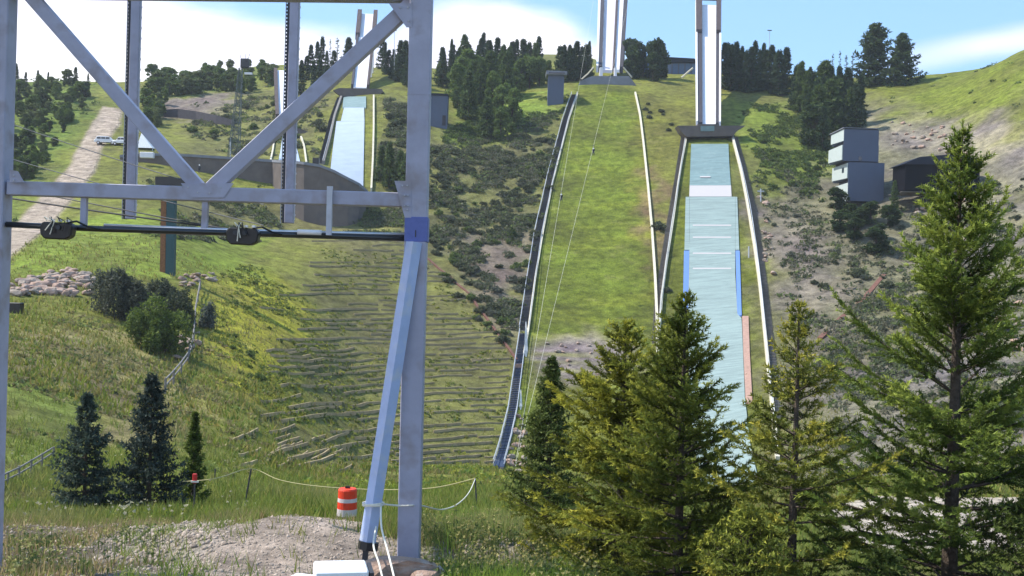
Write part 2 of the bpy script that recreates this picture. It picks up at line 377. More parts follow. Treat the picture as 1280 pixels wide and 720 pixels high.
class MB:
    def __init__(s): s.v = []; s.f = []
    def add(s, vs, fs):
        b = len(s.v); s.v.extend([tuple(p) for p in vs]); s.f.extend([tuple(b + i for i in f) for f in fs])
    def box(s, c, size, rz=0, rot=None):
        hx, hy, hz = size[0] / 2, size[1] / 2, size[2] / 2
        vs = [Vector((x, y, z)) for x in (-hx, hx) for y in (-hy, hy) for z in (-hz, hz)]
        Rm = rot if rot is not None else Matrix.Rotation(rz, 3, 'Z')
        c = Vector(c)
        s.add([c + Rm @ v for v in vs], [(0,1,3,2),(4,6,7,5),(0,4,5,1),(2,3,7,6),(0,2,6,4),(1,5,7,3)]); return s
    def beam(s, a, b, w, d, up=(0,1,0)):
        """square bar from a to b: w across in the picture plane, d along 'up'"""
        a = Vector(a); b = Vector(b); t = (b - a).normalized(); u = Vector(up); u = (u - t * u.dot(t)).normalized(); r = t.cross(u)
        vs = []
        for p in (a, b):
            for i, j in ((-1,-1),(1,-1),(1,1),(-1,1)): vs.append(p + r * (i * w / 2) + u * (j * d / 2))
        s.add(vs, [(3,2,1,0),(4,5,6,7),(0,1,5,4),(1,2,6,5),(2,3,7,6),(3,0,4,7)]); return s
    def tube(s, pts, r, n=8, r1=None):
        pts = [Vector(p) for p in pts]; k = len(pts); vs = []
        pu = None
        for i, p in enumerate(pts):
            t = (pts[min(i + 1, k - 1)] - pts[max(i - 1, 0)]).normalized()
            if pu is None: pu = Vector((0,0,1)) if abs(t.z) < .9 else Vector((1,0,0))
            x = t.cross(pu).normalized(); pu = x.cross(t).normalized()
            rr = r if r1 is None else r + (r1 - r) * i / max(1, k - 1)
            for j in range(n):
                a = 2 * math.pi * j / n; vs.append(p + x * (math.cos(a) * rr) + pu * (math.sin(a) * rr))
        fs = [(i*n+j, i*n+(j+1)%n, (i+1)*n+(j+1)%n, (i+1)*n+j) for i in range(k-1) for j in range(n)]
        fs.append(tuple(reversed(range(n)))); fs.append(tuple(range((k-1)*n, k*n)))
        s.add(vs, fs); return s
    def lathe(s, c, prof, n=20):
        c = Vector(c); vs = []
        for r, z in prof:
            for j in range(n):
                a = 2*math.pi*j/n; vs.append(c + Vector((r*math.cos(a), r*math.sin(a), z)))
        k = len(prof)
        fs = [(i*n+j, i*n+(j+1)%n, (i+1)*n+(j+1)%n, (i+1)*n+j) for i in range(k-1) for j in range(n)]
        fs.append(tuple(reversed(range(n)))); fs.append(tuple(range((k-1)*n, k*n)))
        s.add(vs, fs); return s
    def ribbon(s, L_, R_, zlow, zhigh):
        """solid strip between two point lists, from zlow to zhigh above them"""
        vs = []
        for a, b in zip(L_, R_):
            a = Vector(a); b = Vector(b)
            vs += [a + Vector((0,0,zlow)), b + Vector((0,0,zlow)), b + Vector((0,0,zhigh)), a + Vector((0,0,zhigh))]
        n = len(L_); fs = [(3,2,1,0), tuple(4*(n-1)+i for i in range(4))]
        for i in range(n-1):
            for j in range(4): fs.append((4*i+j, 4*i+(j+1)%4, 4*(i+1)+(j+1)%4, 4*(i+1)+j))
        s.add(vs, fs); return s
    def path(s, pts, w, zlow, zhigh):
        pts = [Vector(p) for p in pts]; A = []; B = []
        for i, p in enumerate(pts):
            t = pts[min(i+1, len(pts)-1)] - pts[max(i-1, 0)]; t.z = 0; t.normalize()
            nrm = Vector((-t.y, t.x, 0)) * (w/2); A.append(p - nrm); B.append(p + nrm)
        return s.ribbon(A, B, zlow, zhigh)
    def build(s, name, m, parent=None, smooth=False, bevel=0):
        off = Vector(parent.location) if parent is not None else Vector((0,0,0))
        if parent is not None:
            q = parent
            while q.parent is not None: q = q.parent; off = off + Vector(q.location)
        me = bpy.data.meshes.new(name)
        me.from_pydata([(v[0]-off.x, v[1]-off.y, v[2]-off.z) for v in s.v], [], s.f)
        import bmesh
        bm = bmesh.new(); bm.from_mesh(me); bmesh.ops.recalc_face_normals(bm, faces=bm.faces)
        if bevel: bmesh.ops.bevel(bm, geom=list(bm.edges), offset=bevel, segments=1, affect='EDGES', clamp_overlap=True)
        bm.to_mesh(me); bm.free()
        if smooth:
            me.polygons.foreach_set('use_smooth', [True]*len(me.polygons))
        me.materials.append(m)
        o = bpy.data.objects.new(name, me); COL.objects.link(o)
        if parent is not None: o.parent = parent
        return o

def np_mesh(name, V, T, m, cols=None, parent=None):
    me = bpy.data.meshes.new(name)
    nv, nt = len(V), len(T)
    me.vertices.add(nv); me.vertices.foreach_set('co', np.asarray(V, np.float32).ravel())
    k = T.shape[1]
    me.loops.add(nt*k); me.loops.foreach_set('vertex_index', np.asarray(T, np.int32).ravel())
    me.polygons.add(nt); me.polygons.foreach_set('loop_start', np.arange(0, nt*k, k, dtype=np.int32))
    try: me.polygons.foreach_set('loop_total', np.full(nt, k, np.int32))
    except Exception: pass
    me.update(calc_edges=True)
    if cols is not None:
        a = me.color_attributes.new('Col', 'FLOAT_COLOR', 'POINT')
        c = np.ones((nv, 4), np.float32); c[:, :3] = cols; a.data.foreach_set('color', c.ravel())
    me.materials.append(m)
    if name is None: return me
    o = bpy.data.objects.new(name, me); COL.objects.link(o)
    if parent is not None: o.parent = parent
    return o

def pix_path(pts, n, lift=0.0):
    """points on the ground under a polyline given in reference pixels"""
    pts = np.array(pts, float); d = np.r_[0, np.cumsum(np.hypot(*np.diff(pts, axis=0).T))]
    out = []
    for s in np.linspace(0, d[-1], n):
        u = np.interp(s, d, pts[:,0]); v = np.interp(s, d, pts[:,1])
        x, y = cast(u, v, smooth_h, n=1500); out.append((x, y))
    out = np.array(out)
    z = height(out[:,0], out[:,1])
    return [Vector((a, b, c + lift)) for (a, b), c in zip(out, z)]

# ------------------------------------------------------------ world, sun, camera
SUN_EL, SUN_AZ = R(52), R(-80)     # azimuth measured from +Y towards +X: the sun stands to the left
sdir = Vector((math.sin(SUN_AZ)*math.cos(SUN_EL), math.cos(SUN_AZ)*math.cos(SUN_EL), math.sin(SUN_EL)))
w = bpy.data.worlds.new('World'); scene.world = w; w.use_nodes = True
nt = w.node_tree; N = nt.nodes; L = nt.links
bg = N['Background']; bg.inputs['Strength'].default_value = 0.14
sky = N.new('ShaderNodeTexSky'); sky.sky_type = 'NISHITA'; sky.sun_disc = False
sky.sun_elevation = SUN_EL; sky.sun_rotation = SUN_AZ; sky.altitude = 1100; sky.air_density = 1.0; sky.dust_density = .7; sky.ozone_density = 1.2
tc = N.new('ShaderNodeTexCoord')
mp = N.new('ShaderNodeMapping'); mp.inputs['Scale'].default_value = (1, 1, 3.2); mp.inputs['Location'].default_value = (.35, .1, .0)
L.new(tc.outputs['Generated'], mp.inputs['Vector'])
cn = N.new('ShaderNodeTexNoise'); cn.inputs['Scale'].default_value = 3.0; cn.inputs['Detail'].default_value = 7; cn.inputs['Roughness'].default_value = .5
L.new(mp.outputs[0], cn.inputs['Vector'])
sx = N.new('ShaderNodeSeparateXYZ'); L.new(tc.outputs['Generated'], sx.inputs[0])
def math_(op, a, b=None, c=None):
    n = N.new('ShaderNodeMath'); n.operation = op
    for i, q in enumerate((a, b, c)):
        if q is None: continue
        if isinstance(q, (int, float)): n.inputs[i].default_value = q
        else: L.new(q, n.inputs[i])
    return n.outputs[0]
# bank of cloud lying towards the left, thinning with height and to the right
X, Z = sx.outputs['X'], sx.outputs['Z']
fcv = N.new('ShaderNodeFloatCurve'); cvs = fcv.mapping.curves[0]
for k_, (x_, y_) in enumerate([(0,.75),(.14,.66),(.20,.50),(.30,.455),(.37,.44),(.41,.50),(.46,.56),(.52,.50),(.57,.42),(.62,.34),(.75,.30),(1,.28)]):
    if k_ == 0: cvs.points[0].location = (x_, y_)
    elif k_ == 1: cvs.points[1].location = (x_, y_)
    else: cvs.points.new(x_, y_)
fcv.mapping.update()
xm = N.new('ShaderNodeMapRange'); xm.inputs[1].default_value = -.5; xm.inputs[2].default_value = .5; L.new(X, xm.inputs[0]); L.new(xm.outputs[0], fcv.inputs['Value'])
band = math_('ADD', math_('SUBTRACT', math_('MULTIPLY', fcv.outputs[0], .5), Z), math_('MULTIPLY', math_('SUBTRACT', cn.outputs['Fac'], .5), .16))
mr = N.new('ShaderNodeMapRange'); mr.interpolation_type = 'SMOOTHSTEP'; L.new(band, mr.inputs[0]); mr.inputs[1].default_value = -.012; mr.inputs[2].default_value = .035
# a second long low streak, to the right
st = math_('SUBTRACT', Z, math_('ADD', .213, math_('MULTIPLY', math_('SUBTRACT', X, .42), .12)))
st = math_('ABSOLUTE', math_('ADD', st, math_('MULTIPLY', math_('SUBTRACT', cn.outputs['Fac'], .5), .03)))
m3 = N.new('ShaderNodeMapRange'); m3.interpolation_type = 'SMOOTHSTEP'; L.new(st, m3.inputs[0]); m3.inputs[1].default_value = .016; m3.inputs[2].default_value = .001; m3.inputs[4].default_value = .75
m4 = N.new('ShaderNodeMapRange'); L.new(X, m4.inputs[0]); m4.inputs[1].default_value = .28; m4.inputs[2].default_value = .38
streak = math_('MULTIPLY', m3.outputs[0], m4.outputs[0])
cl = math_('MAXIMUM', mr.outputs[0], streak)
mix = N.new('ShaderNodeMix'); mix.data_type = 'RGBA'
hz = N.new('ShaderNodeMix'); hz.data_type = 'RGBA'; hz.inputs['Factor'].default_value = .42; hz.inputs['B'].default_value = (2.8, 5.6, 9.8, 1)
L.new(sky.outputs[0], hz.inputs['A'])
L.new(cl, mix.inputs['Factor']); L.new(hz.outputs['Result'], mix.inputs['A']); cr = N.new('ShaderNodeMapRange'); cr.inputs[1].default_value = .35; cr.inputs[2].default_value = .65; cr.inputs[3].default_value = 6.2; cr.inputs[4].default_value = 8.2; L.new(cn.outputs['Fac'], cr.inputs[0]); cv = N.new('ShaderNodeCombineXYZ'); L.new(cr.outputs[0], cv.inputs[0]); L.new(cr.outputs[0], cv.inputs[1]); cv.inputs[2].default_value = 8.4; L.new(cv.outputs[0], mix.inputs['B'])
L.new(mix.outputs['Result'], bg.inputs['Color'])

sd = bpy.data.lights.new('sun', 'SUN'); sd.energy = 5.0; sd.angle = R(.53); sd.color = (1, .95, .86)
so = bpy.data.objects.new('sun', sd); COL.objects.link(so)
so.rotation_euler = sdir.to_track_quat('Z', 'Y').to_euler(); so.location = sdir * 500

cam = bpy.data.cameras.new('camera'); cam.sensor_width = 36; cam.lens = F / 1280 * 36; cam.clip_start = .1; cam.clip_end = 8000
co = bpy.data.objects.new('camera', cam); COL.objects.link(co); scene.camera = co
co.matrix_world = Matrix(((CR, -SR, 0, 0), (0, 0, -1, 0), (SR, CR, 0, CAMZ), (0, 0, 0, 1)))
vs = scene.view_settings; vs.view_transform = 'Standard'; vs.look = 'None'; vs.gamma = 1; vs.use_curve_mapping = False; vs.exposure = 0.42
scene.render.engine = 'CYCLES'
scene.cycles.max_bounces = 6; scene.cycles.transparent_max_bounces = 4

# ------------------------------------------------------------ terrain sheet
def build_ground():
    a_f = np.linspace(-.56, .56, 620)
    side = np.linspace(.58, math.pi, 40)
    ang = np.r_[-side[:-1][::-1], a_f, side]
    # radii: dense where the picture shows the ground
    r = np.r_[np.linspace(.5, 9, 10), np.geomspace(9.5, 60, 190), np.geomspace(60.5, 420, 400)[1:], np.geomspace(430, 5000, 26)]
    A, Rr = np.meshgrid(ang, r, indexing='ij')
    X = Rr*np.sin(A); Y = Rr*np.cos(A)
    front = np.abs(A) < .9
    t = np.tan(np.clip(A, -.67, .67))
    Yd = Rr*np.cos(np.clip(A, -.67, .67))
    # in front: the surveyed hillside; behind: level open ground
    z = np.zeros_like(X)
    inr = np.abs(A) <= .66
    z[inr] = height(X[inr], Y[inr])
    o = ~inr
    zo = base_z(t[o], np.maximum(Yd[o], 3))
    fade = np.clip((np.abs(A[o]) - .66)/1.0, 0, 1)
    z[o] = zo*(1-fade) + fade*(-.02)*np.minimum(Rr[o], 200)
    # centre vertex
    V = np.c_[X.ravel(), Y.ravel(), z.ravel()]
    na, nr = len(ang), len(r)
    i, j = np.meshgrid(np.arange(na), np.arange(nr-1), indexing='ij')
    i2 = (i+1) % na
    T = np.stack([i*nr+j, i*nr+j+1, i2*nr+j+1, i2*nr+j], -1).reshape(-1, 4)
    x, y = X.ravel(), Y.ravel()
    C = np.empty((len(x), 3)); C[:] = G_OL
    C *= (1 + .25*fbm(x/25, y/25, 21, 3))[:, None]
    wob = np.clip(y/100, .15, 2.2)
    wx = x + fbm(x/6, y/6, 31, 4)*7*wob; wy = y + fbm(x/6, y/6, 41, 4)*9*wob
    for n, p, c, rr, f in ZONES:
        hard = n in ('landing','jump_grass')
        m = soft(ZP[n], x if hard else wx, y if hard else wy, f*(.35 if hard else 1.6)*np.clip(y/110, .1, 2.5))[:, None]
        C = C*(1-m) + np.array(c)*m
    # tonal mottling of the vegetation itself: lush and dry patches
    lush = np.clip(fbm(x/9, y/9, 51, 4)*2.2, -.6, .6)[:, None]
    bright = soft(ZP['landing'], x, y, 2.0)[:, None]
    C = C*(1 + lush*np.array([.25,.34,.12])*(1 + .5*bright))
    # bands of fresh mown grass across the central hill
    bnd = np.clip(fbm(x/16, y/3.2, 61, 3)*3 - .25, 0, 1)[:, None]*bright
    C = C*(1-bnd*.7) + np.array((.165,.20,.030))*bnd*.7
    wx2 = x + fbm(x/1.6, y/1.6, 71, 4)*1.3; wy2 = y + fbm(x/1.6, y/1.6, 81, 4)*2.2
    near = np.clip(1-(y-26)/14, 0, 1)[:, None]
    C = C*(1-near) + near*np.array((.125,.125,.045))
    for pl, c in ((weed_poly, (.18,.145,.10)), (gravel2_poly, (.26,.235,.19)), (dirt2_poly, (.38,.34,.29)), (dirt_poly, (.42,.335,.27))):
        m = soft(pl, wx2, wy2, .8)[:, None]
        C = C*(1-m) + np.array(c)*m
    m = soft(road_poly, wx*.06+x*.94, wy*.06+y*.94, 1.2)[:, None]; C = C*(1-m) + np.array((.37,.295,.225))*m
    m = soft(gravel_poly, wx2, wy2, 1.5)[:, None]; C = C*(1-m) + np.array((.42,.37,.325))*m
    veg = np.clip((C[:, 1:2] - C[:, 0:1]*.85)/.04, 0, 1); C = C*(1 + veg*(np.array((1.22,1.12,.85)) - 1))
    C = np.clip(C, .004, .8)
    g = np_mesh('ground', V, T, M['ground'], C)
    g.data.polygons.foreach_set('use_smooth', [True]*len(g.data.polygons))
    tag(g, kind='structure', label='grassy and rocky hillside with bare earth patches')
    for poly, nm, wxx, wyy, y1 in ((road_poly, 'gravel_road', wx*.06+x*.94, wy*.06+y*.94, 400), (gravel_poly, 'gravel_yard', wx2, wy2, 120), (dirt_poly, 'earth_path', wx2, wy2, 40)):
        ins = in_poly(poly, wxx, wyy) & (y < y1)
        q = ins[T].all(1); used = np.unique(T[q]); mp_ = np.full(len(V), -1); mp_[used] = np.arange(len(used))
        V2 = V[used].copy(); V2[:, 2] += np.clip(V2[:, 1]*.0004, .006, .08)
        o2 = np_mesh(nm, V2, mp_[T[q]], M['ground'], C[used]); o2.data.polygons.foreach_set('use_smooth', [True]*len(o2.data.polygons)); tag(o2, kind='structure')
build_ground()

# ------------------------------------------------------------ foliage generators (return mesh datablocks)
def tri_spray(pos, dirs, length, width, rs, spread=.8, per=3):
    """little pointed leaves set round each station; returns V, T"""
    n = len(pos); pos = np.repeat(pos, per, 0); d = np.repeat(dirs, per, 0)
    rnd = rs.normal(size=d.shape); rnd -= (rnd*d).sum(1)[:, None]*d
    rnd /= np.linalg.norm(rnd, axis=1)[:, None] + 1e-9
    o = d*(1-spread*.6) + rnd*spread; o /= np.linalg.norm(o, axis=1)[:, None] + 1e-9
    side = np.cross(o, rs.normal(size=o.shape)); side /= np.linalg.norm(side, axis=1)[:, None] + 1e-9
    L_ = (np.repeat(length, per) if np.ndim(length) else length)*rs.uniform(.6, 1.3, len(o))
    W_ = (np.repeat(width, per) if np.ndim(width) else width)*rs.uniform(.7, 1.3, len(o))
    a = pos - side*W_[:, None]/2 ; b = pos + side*W_[:, None]/2; c = pos + o*L_[:, None]
    V = np.stack([a, b, c], 1).reshape(-1, 3)
    T = np.arange(len(V)).reshape(-1, 3)
    return V, T

def conifer_data(H, Rad, seed, c_lo, c_hi, dens=1.0, tri=.05, tw=.016, step=.035, airy=0.0, up=.35, droop=.1, whorl=.22, nb=6, base=.05, power=.85, twl=.32, tipc=None, per=3, irr=.28, spread=.8):
    rs = np.random.default_rng(seed)
    wood = MB(); st = []; sd_ = []; ck = []
    pk = [Vector((math.sin(h*1.3+seed)*.02*H*.1*(h/H), math.cos(h*.9)*.012*H*.1, h)) for h in np.linspace(0, H, 9)]
    wood.tube(pk, H*.016+.012, 7, r1=.006)
    h = H*base
    while h < H*.985:
        fr = 1 - h/H
        k = max(3, int(round(nb*(.75+.5*fr))))
        a0 = rs.uniform(0, 6.28)
        for q in range(k):
            if rs.random() < airy*.6: continue
            az = a0 + q*6.283/k + rs.normal()*.28
            Lb = Rad*(fr**power)*rs.uniform(1-irr*1.5, 1+irr*.5) + .03*H*.3
            if rs.random() < .12: Lb *= 1.18
            el = up*(1-fr)*1.6 + up*.35 - droop*fr + rs.normal()*.08
            n = 7; pts = []
            for i in range(n):
                s = i/(n-1)
                e = el - droop*1.2*math.sin(s*3.1)*fr + .35*s*s*up
                pts.append((math.cos(az)*Lb*s*math.cos(el), math.sin(az)*Lb*s*math.cos(el), h + rs.normal()*.004 + Lb*s*math.sin(e)))
            pts = np.array(pts)
            if Lb > .25: wood.tube([Vector(p) for p in pts[::2]], .004+.009*Lb, 4, r1=.002)
            # stations on the branch itself and on its twigs
            bt = rs.uniform(-.30, .30)
            def stations(P0, P1, kk, prog):
                ln = np.linalg.norm(P1-P0); m = max(2, int(ln/step))
                ss = np.linspace(0, 1, m)[:, None]
                pp = P0 + (P1-P0)*ss; pp[:, 2] -= (ss[:, 0]**2)*ln*.10
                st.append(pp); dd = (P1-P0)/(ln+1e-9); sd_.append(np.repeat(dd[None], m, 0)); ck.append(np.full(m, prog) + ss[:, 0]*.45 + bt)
            for i in range(1, n-1):
                if i/(n-1) < .25: continue
                stations(pts[i], pts[i+1], 0, i/(n-1)*.6)
            tl = min(twl, Lb*.55)
            nt_ = max(2, int(Lb/ (.10/dens)))
            for q2 in range(nt_):
                s = .18 + .8*(q2+rs.random())/nt_
                if rs.random() < airy*.5: continue
                p = np.array([np.interp(s, np.linspace(0,1,n), pts[:, c]) for c in range(3)])
                sgn = 1 if q2 % 2 else -1
                a2 = az + sgn*rs.uniform(.55, 1.1)
                ll = tl*(1.15-s*.75)*rs.uniform(.6, 1.15)
                e2 = el + rs.normal()*.22 - .05
                q_ = p + ll*np.array([math.cos(a2)*math.cos(e2), math.sin(a2)*math.cos(e2), math.sin(e2)])
                stations(p, q_, 0, s*.6)
        h += whorl*H*.1*rs.uniform(.6, 1.3)*(0.45+.75*fr)
    m = max(4, int(.12*H/step)); s = np.linspace(.88, 1.0, m)
    st.append(np.c_[np.zeros(m), np.zeros(m), s*H]); sd_.append(np.tile([0,0,1.], (m, 1))); ck.append(np.full(m, .8))
    pos = np.concatenate(st); dr = np.concatenate(sd_); ck = np.clip(np.concatenate(ck), 0, 1.25)
    V, T = tri_spray(pos, dr, tri, tw, rs, per=per, spread=spread)
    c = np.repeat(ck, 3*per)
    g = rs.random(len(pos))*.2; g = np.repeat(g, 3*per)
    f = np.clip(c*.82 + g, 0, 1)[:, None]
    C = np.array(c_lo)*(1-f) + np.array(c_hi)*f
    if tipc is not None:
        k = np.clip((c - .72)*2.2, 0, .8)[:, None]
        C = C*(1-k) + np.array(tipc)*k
    return wood, V, T, C

def make_near_tree(name, loc, label, group=None, rz=0, **kw):
    wood, V, T, C = conifer_data(**kw)
    root = empty(name, loc, rz); tag(root, label, 'tree', group)
    off = MB(); off.v = [(a[0]+loc[0], a[1]+loc[1], a[2]+loc[2]) for a in wood.v]; off.f = wood.f
    off.build('trunk', M['bark'], root)
    np_mesh('crown', V, T, M['needle'], C, root)
    return root

def broad_data(H, Rad, seed, c_lo, c_hi, nleaf=900, ls=.35, trunk=.3, shape=1.0):
    rs = np.random.default_rng(seed)
    wood = MB(); wood.tube([Vector((0,0,-.5)), Vector((.02*H,0,H*.4)), Vector((0,0,H*.75))], H*.02, 6, r1=H*.006)
    nc = 22; cen = []
    for i in range(nc):
        z = rs.uniform(trunk, .93); rr = Rad*math.sin(min(1, (z-trunk*.6)/(1-trunk*.6))**.75*math.pi)**.6
        a = rs.uniform(0, 6.28); q = rs.uniform(.25, .85)
        c = np.array([math.cos(a)*rr*q, math.sin(a)*rr*q, z*H]); cen.append((c, Rad*rs.uniform(.28, .5)))
        wood.tube([Vector((0,0,H*min(z, .7)*.6)), Vector(c)], H*.007, 4, r1=.01)
    pos = []; 
    per = nleaf//nc
    for c, r in cen:
        d = rs.normal(size=(per, 3)); d /= np.linalg.norm(d, axis=1)[:, None]
        pos.append(c + d*(r*rs.uniform(.45, 1.08, per)**.6)[:, None]*np.array([1,1,.85]))
    pos = np.concatenate(pos); dr = rs.normal(size=pos.shape); dr[:,2] += .4; dr /= np.linalg.norm(dr, axis=1)[:, None]
    V, T = tri_spray(pos, dr, ls, ls*.8, rs, spread=.9, per=3)
    f = np.repeat(rs.random(len(pos)), 9)[:, None]
    C = np.array(c_lo)*(1-f)+np.array(c_hi)*f
    return wood, V, T, C

def bush_data(seed, c_lo, c_hi, n=220, ls=.22, flat=.75, wood_=True):
    rs = np.random.default_rng(seed)
    pos = []; wood = MB()
    for i in range(15):
        a = rs.uniform(0, 6.28); q = rs.uniform(0, .85)
        c = np.array([math.cos(a)*q, math.sin(a)*q, rs.uniform(.15, .95-.45*q)*flat]); r = rs.uniform(.16, .42)
        k = n//15
        d = rs.normal(size=(k, 3)); d /= np.linalg.norm(d, axis=1)[:, None]
        pos.append(c + d*(r*rs.uniform(.4, 1.1, k)**.6)[:, None])
        wood.tube([Vector((0,0,-.3)), Vector(c)], .03, 4, r1=.01)
    pos = np.concatenate(pos); pos[:,2] = np.maximum(pos[:,2], -.1)
    dr = rs.normal(size=pos.shape); dr[:,2] += .6; dr /= np.linalg.norm(dr, axis=1)[:, None]
    V, T = tri_spray(pos, dr, ls, ls*.75, rs, spread=.9, per=3)
    f = np.repeat(rs.random(len(pos)), 9)[:, None]
    C = np.array(c_lo)*(1-f)+np.array(c_hi)*f
    return wood, V, T, C

def mesh_of(wood, V, T, C, leafmat, name):
    """one datablock of stem and leaves for trees too far off to show them apart"""
    wv = np.array(wood.v); wf = wood.f
    tris = []
    for f in wf:
        for k in range(1, len(f)-1): tris.append((f[0], f[k], f[k+1]))
    tris = np.array(tris)
    VV = np.concatenate([wv, V]); TT = np.concatenate([tris, T+len(wv)])
    CC = np.concatenate([np.tile((.08,.06,.045), (len(wv), 1)), C])
    o = np_mesh(name, VV, TT, leafmat, CC); me = o.data
    me.materials.append(M['bark']); mi = np.zeros(len(TT), np.int32); mi[:len(tris)] = 1
    me.polygons.foreach_set('material_index', mi)
    bpy.data.objects.remove(o)
    return me

SPR = [mesh_of(*conifer_data(10, (1.9,1.5,2.3,1.7,2.0)[i], 100+i, (.022,.040,.020), (.055,.088,.034), dens=.32, tri=.55, tw=.28, step=.38, nb=6, whorl=.75, twl=.8, per=2, up=.2, power=(.8,.7,.95,.6,.85)[i], irr=.34), M['needle'], 'far_spruce') for i in range(5)]
SPL = [mesh_of(*conifer_data(10, 2.3, 110+i, (.035,.065,.022), (.105,.15,.04), dens=.32, tri=.6, tw=.32, step=.38, nb=6, whorl=.75, twl=.8, per=2, up=.25, power=.6), M['needle'], 'far_green_spruce') for i in range(2)]
BRD = [mesh_of(*broad_data(9, 2.5, 120+i, (.075,.12,.026), (.18,.25,.06), nleaf=1900, ls=.45, trunk=.06), M['leaf'], 'far_broadleaf') for i in range(3)]
BRD2 = [mesh_of(*broad_data(9, 2.5, 220+i, (.085,.115,.04), (.20,.24,.085), nleaf=1800, ls=.45, trunk=.05), M['leaf'], 'far_olive_broadleaf') for i in range(2)]
BRDD = [mesh_of(*broad_data(9, 2.4, 130+i, (.028,.05,.018), (.075,.115,.034), nleaf=1300, ls=.55, trunk=.05), M['leaf'], 'far_dark_broadleaf') for i in range(2)]
BARE = [mesh_of(*conifer_data(10, 1.0, 140, (.03,.035,.02), (.06,.065,.04), dens=.25, tri=.4, tw=.14, step=.6, nb=4, whorl=1.0, twl=.5, per=1, airy=.5), M['needle'], 'far_thin_spruce')]
BSH = [mesh_of(*bush_data(150+i, (.055,.068,.036), (.14,.155,.08), n=240, ls=.28), M['leaf'], 'far_scrub') for i in range(4)]
BSG = [mesh_of(*bush_data(160+i, (.08,.12,.03), (.16,.21,.055), n=240, ls=.28), M['leaf'], 'far_green_scrub') for i in range(3)]
BSY = [mesh_of(*bush_data(170+i, (.10,.11,.08), (.17,.18,.13), n=200, ls=.26), M['leaf'], 'far_grey_scrub') for i in range(2)]

def put(me, name, p, s, label, cat, group, rz=None, sxy=1.0):
    o = bpy.data.objects.new(name, me); COL.objects.link(o)
    o.location = p; o.rotation_euler = (0, 0, random.uniform(0, 6.28) if rz is None else rz); o.scale = (s*sxy, s*sxy, s)
    return tag(o, label, cat, group)

def px_h(px, Y): return px*Y/F

# clusters on the crest: (base points), height in px
def cluster(meshes, H0, name, spots, label, cat, group, sxy=1.0, sink=.0):
    for (u, v, hp) in spots:
        p = ground(u, v, 60); h = px_h(hp, p.y)
        p.z -= sink*h
        put(random.choice(meshes), name, p, h/H0*(1+sink), label, cat, group, sxy=sxy*random.uniform(.7, 1.3))

U = random.uniform
cluster(SPR, 10, 'spruce_tree', [(478+i*4.6+U(-2,2), 86+i*2.6+U(0,4), U(30,52)) for i in range(11)]
        + [(492+i*7+U(-2,2), 98+i*4, U(24,38)) for i in range(4)],
        'dark narrow spruce in the row beside the leaning white jump ramp', 'tree', 'spruces beside the left ramp')
cluster(SPR, 10, 'spruce_tree', [(388,90,34),(396,92,40),(402,92,46),(408,94,30),(417,93,30),(383,100,30),(399,108,34),(391,120,44),(376,118,42)],
        'dark slim spruce on the crest behind the steel frame brace', 'tree', 'spruces behind the frame brace')
put(SPR[0], 'spruce_tree', ground(435, 88, 60), px_h(44, 330)/10, 'single broad dark spruce just beside the leaning ramp on its uphill crest', 'tree', None, sxy=1.4)
cluster(BARE, 10, 'bare_spruce', [(412,90,42),(421,90,44)], 'thin almost bare spruce standing up from the crest', 'tree', 'thin bare spruces')
sp = []
for i in range(44):
    u = 552+i*4.1+U(-3,3); 
    sp.append((u, 96+U(-4,16)-(u-552)*.03, U(34,50)-(6 if u>690 else 0)))
cluster(SPR+SPL[:1], 10, 'spruce_tree', sp[:30], 'dark spruce in the dense stand between the grey hut and the central ramp', 'tree', 'spruce stand on the crest')
cluster(SPR, 10, 'spruce_tree', [(700+i*5.2+U(-1,1), 100+U(-3,3), U(38,48)) for i in range(8)],
        'dark spruce close behind the slim grey column building', 'tree', 'spruces behind the column building')
cluster(SPL+BRD, 9.5, 'leafy_tree', [(572,135,58),(585,150,62),(600,145,66),(615,150,64),(628,158,60),(640,165,58),(580,118,60),(595,118,50),(612,120,52),(632,125,56),(608,172,48),(625,176,44)],
        'mid green bushy tree in the clump below the spruce stand', 'tree', 'green trees below the spruce stand')
cluster(BRD, 9, 'pale_broadleaf_tree', [(650,112,40),(662,110,42),(674,108,40),(550,108,30),(645,120,34),(684,104,30)], 'light green broadleaf tree at the edge of the spruce stand', 'tree', 'light trees by the stand')
cluster(BRDD+SPR[:1], 9.3, 'dark_tree', [(786,92,48),(795,96,50),(804,96,36),(812,98,50),(820,98,54),(826,98,46),(791,98,44),(816,102,40)],
        'broad dark tree between the central and the aqua matted ramps', 'tree', 'trees between the two ramps')
cluster(BARE, 10, 'bare_spruce', [(844,80,24),(849,82,28),(852,80,22)], 'wispy thin spruce rising behind the blue grey lodge', 'tree', 'wispy spruces behind the lodge')
cluster(SPR, 10, 'spruce_tree', [(903+i*5+U(-1.5,1.5), 108+i*.6+U(-4,6), U(44,60)) for i in range(17)],
        'dark spruce in the row just beyond the aqua matted jump ramp', 'tree', 'spruces beyond the aqua matted ramp')
cluster(SPR+BRDD, 9.8, 'spruce_tree', [(988+U(0,100), 0, 0) for i in range(0)]
        + [(992+i*5+U(-2,2), 130+i*1.2+U(-4,10), U(48,66)) for i in range(14)]
        + [(1016+U(-6,60), 158+U(-6,10), U(50,66)) for i in range(10)] + [(1018,184,60),(1028,190,56),(1012,176,58)],
        'dark bushy evergreen in the clump running down to the stepped grey tower', 'tree', 'evergreens above the stepped tower')
cluster(SPL, 10, 'green_spruce', [(1000,140,62),(1008,150,60),(1030,150,72),(1036,170,70),(1022,182,74),(1048,158,58),(1062,160,50)],
        'lighter green spruce standing out of the dark clump above the stepped tower', 'tree', 'light spruces above the stepped tower')
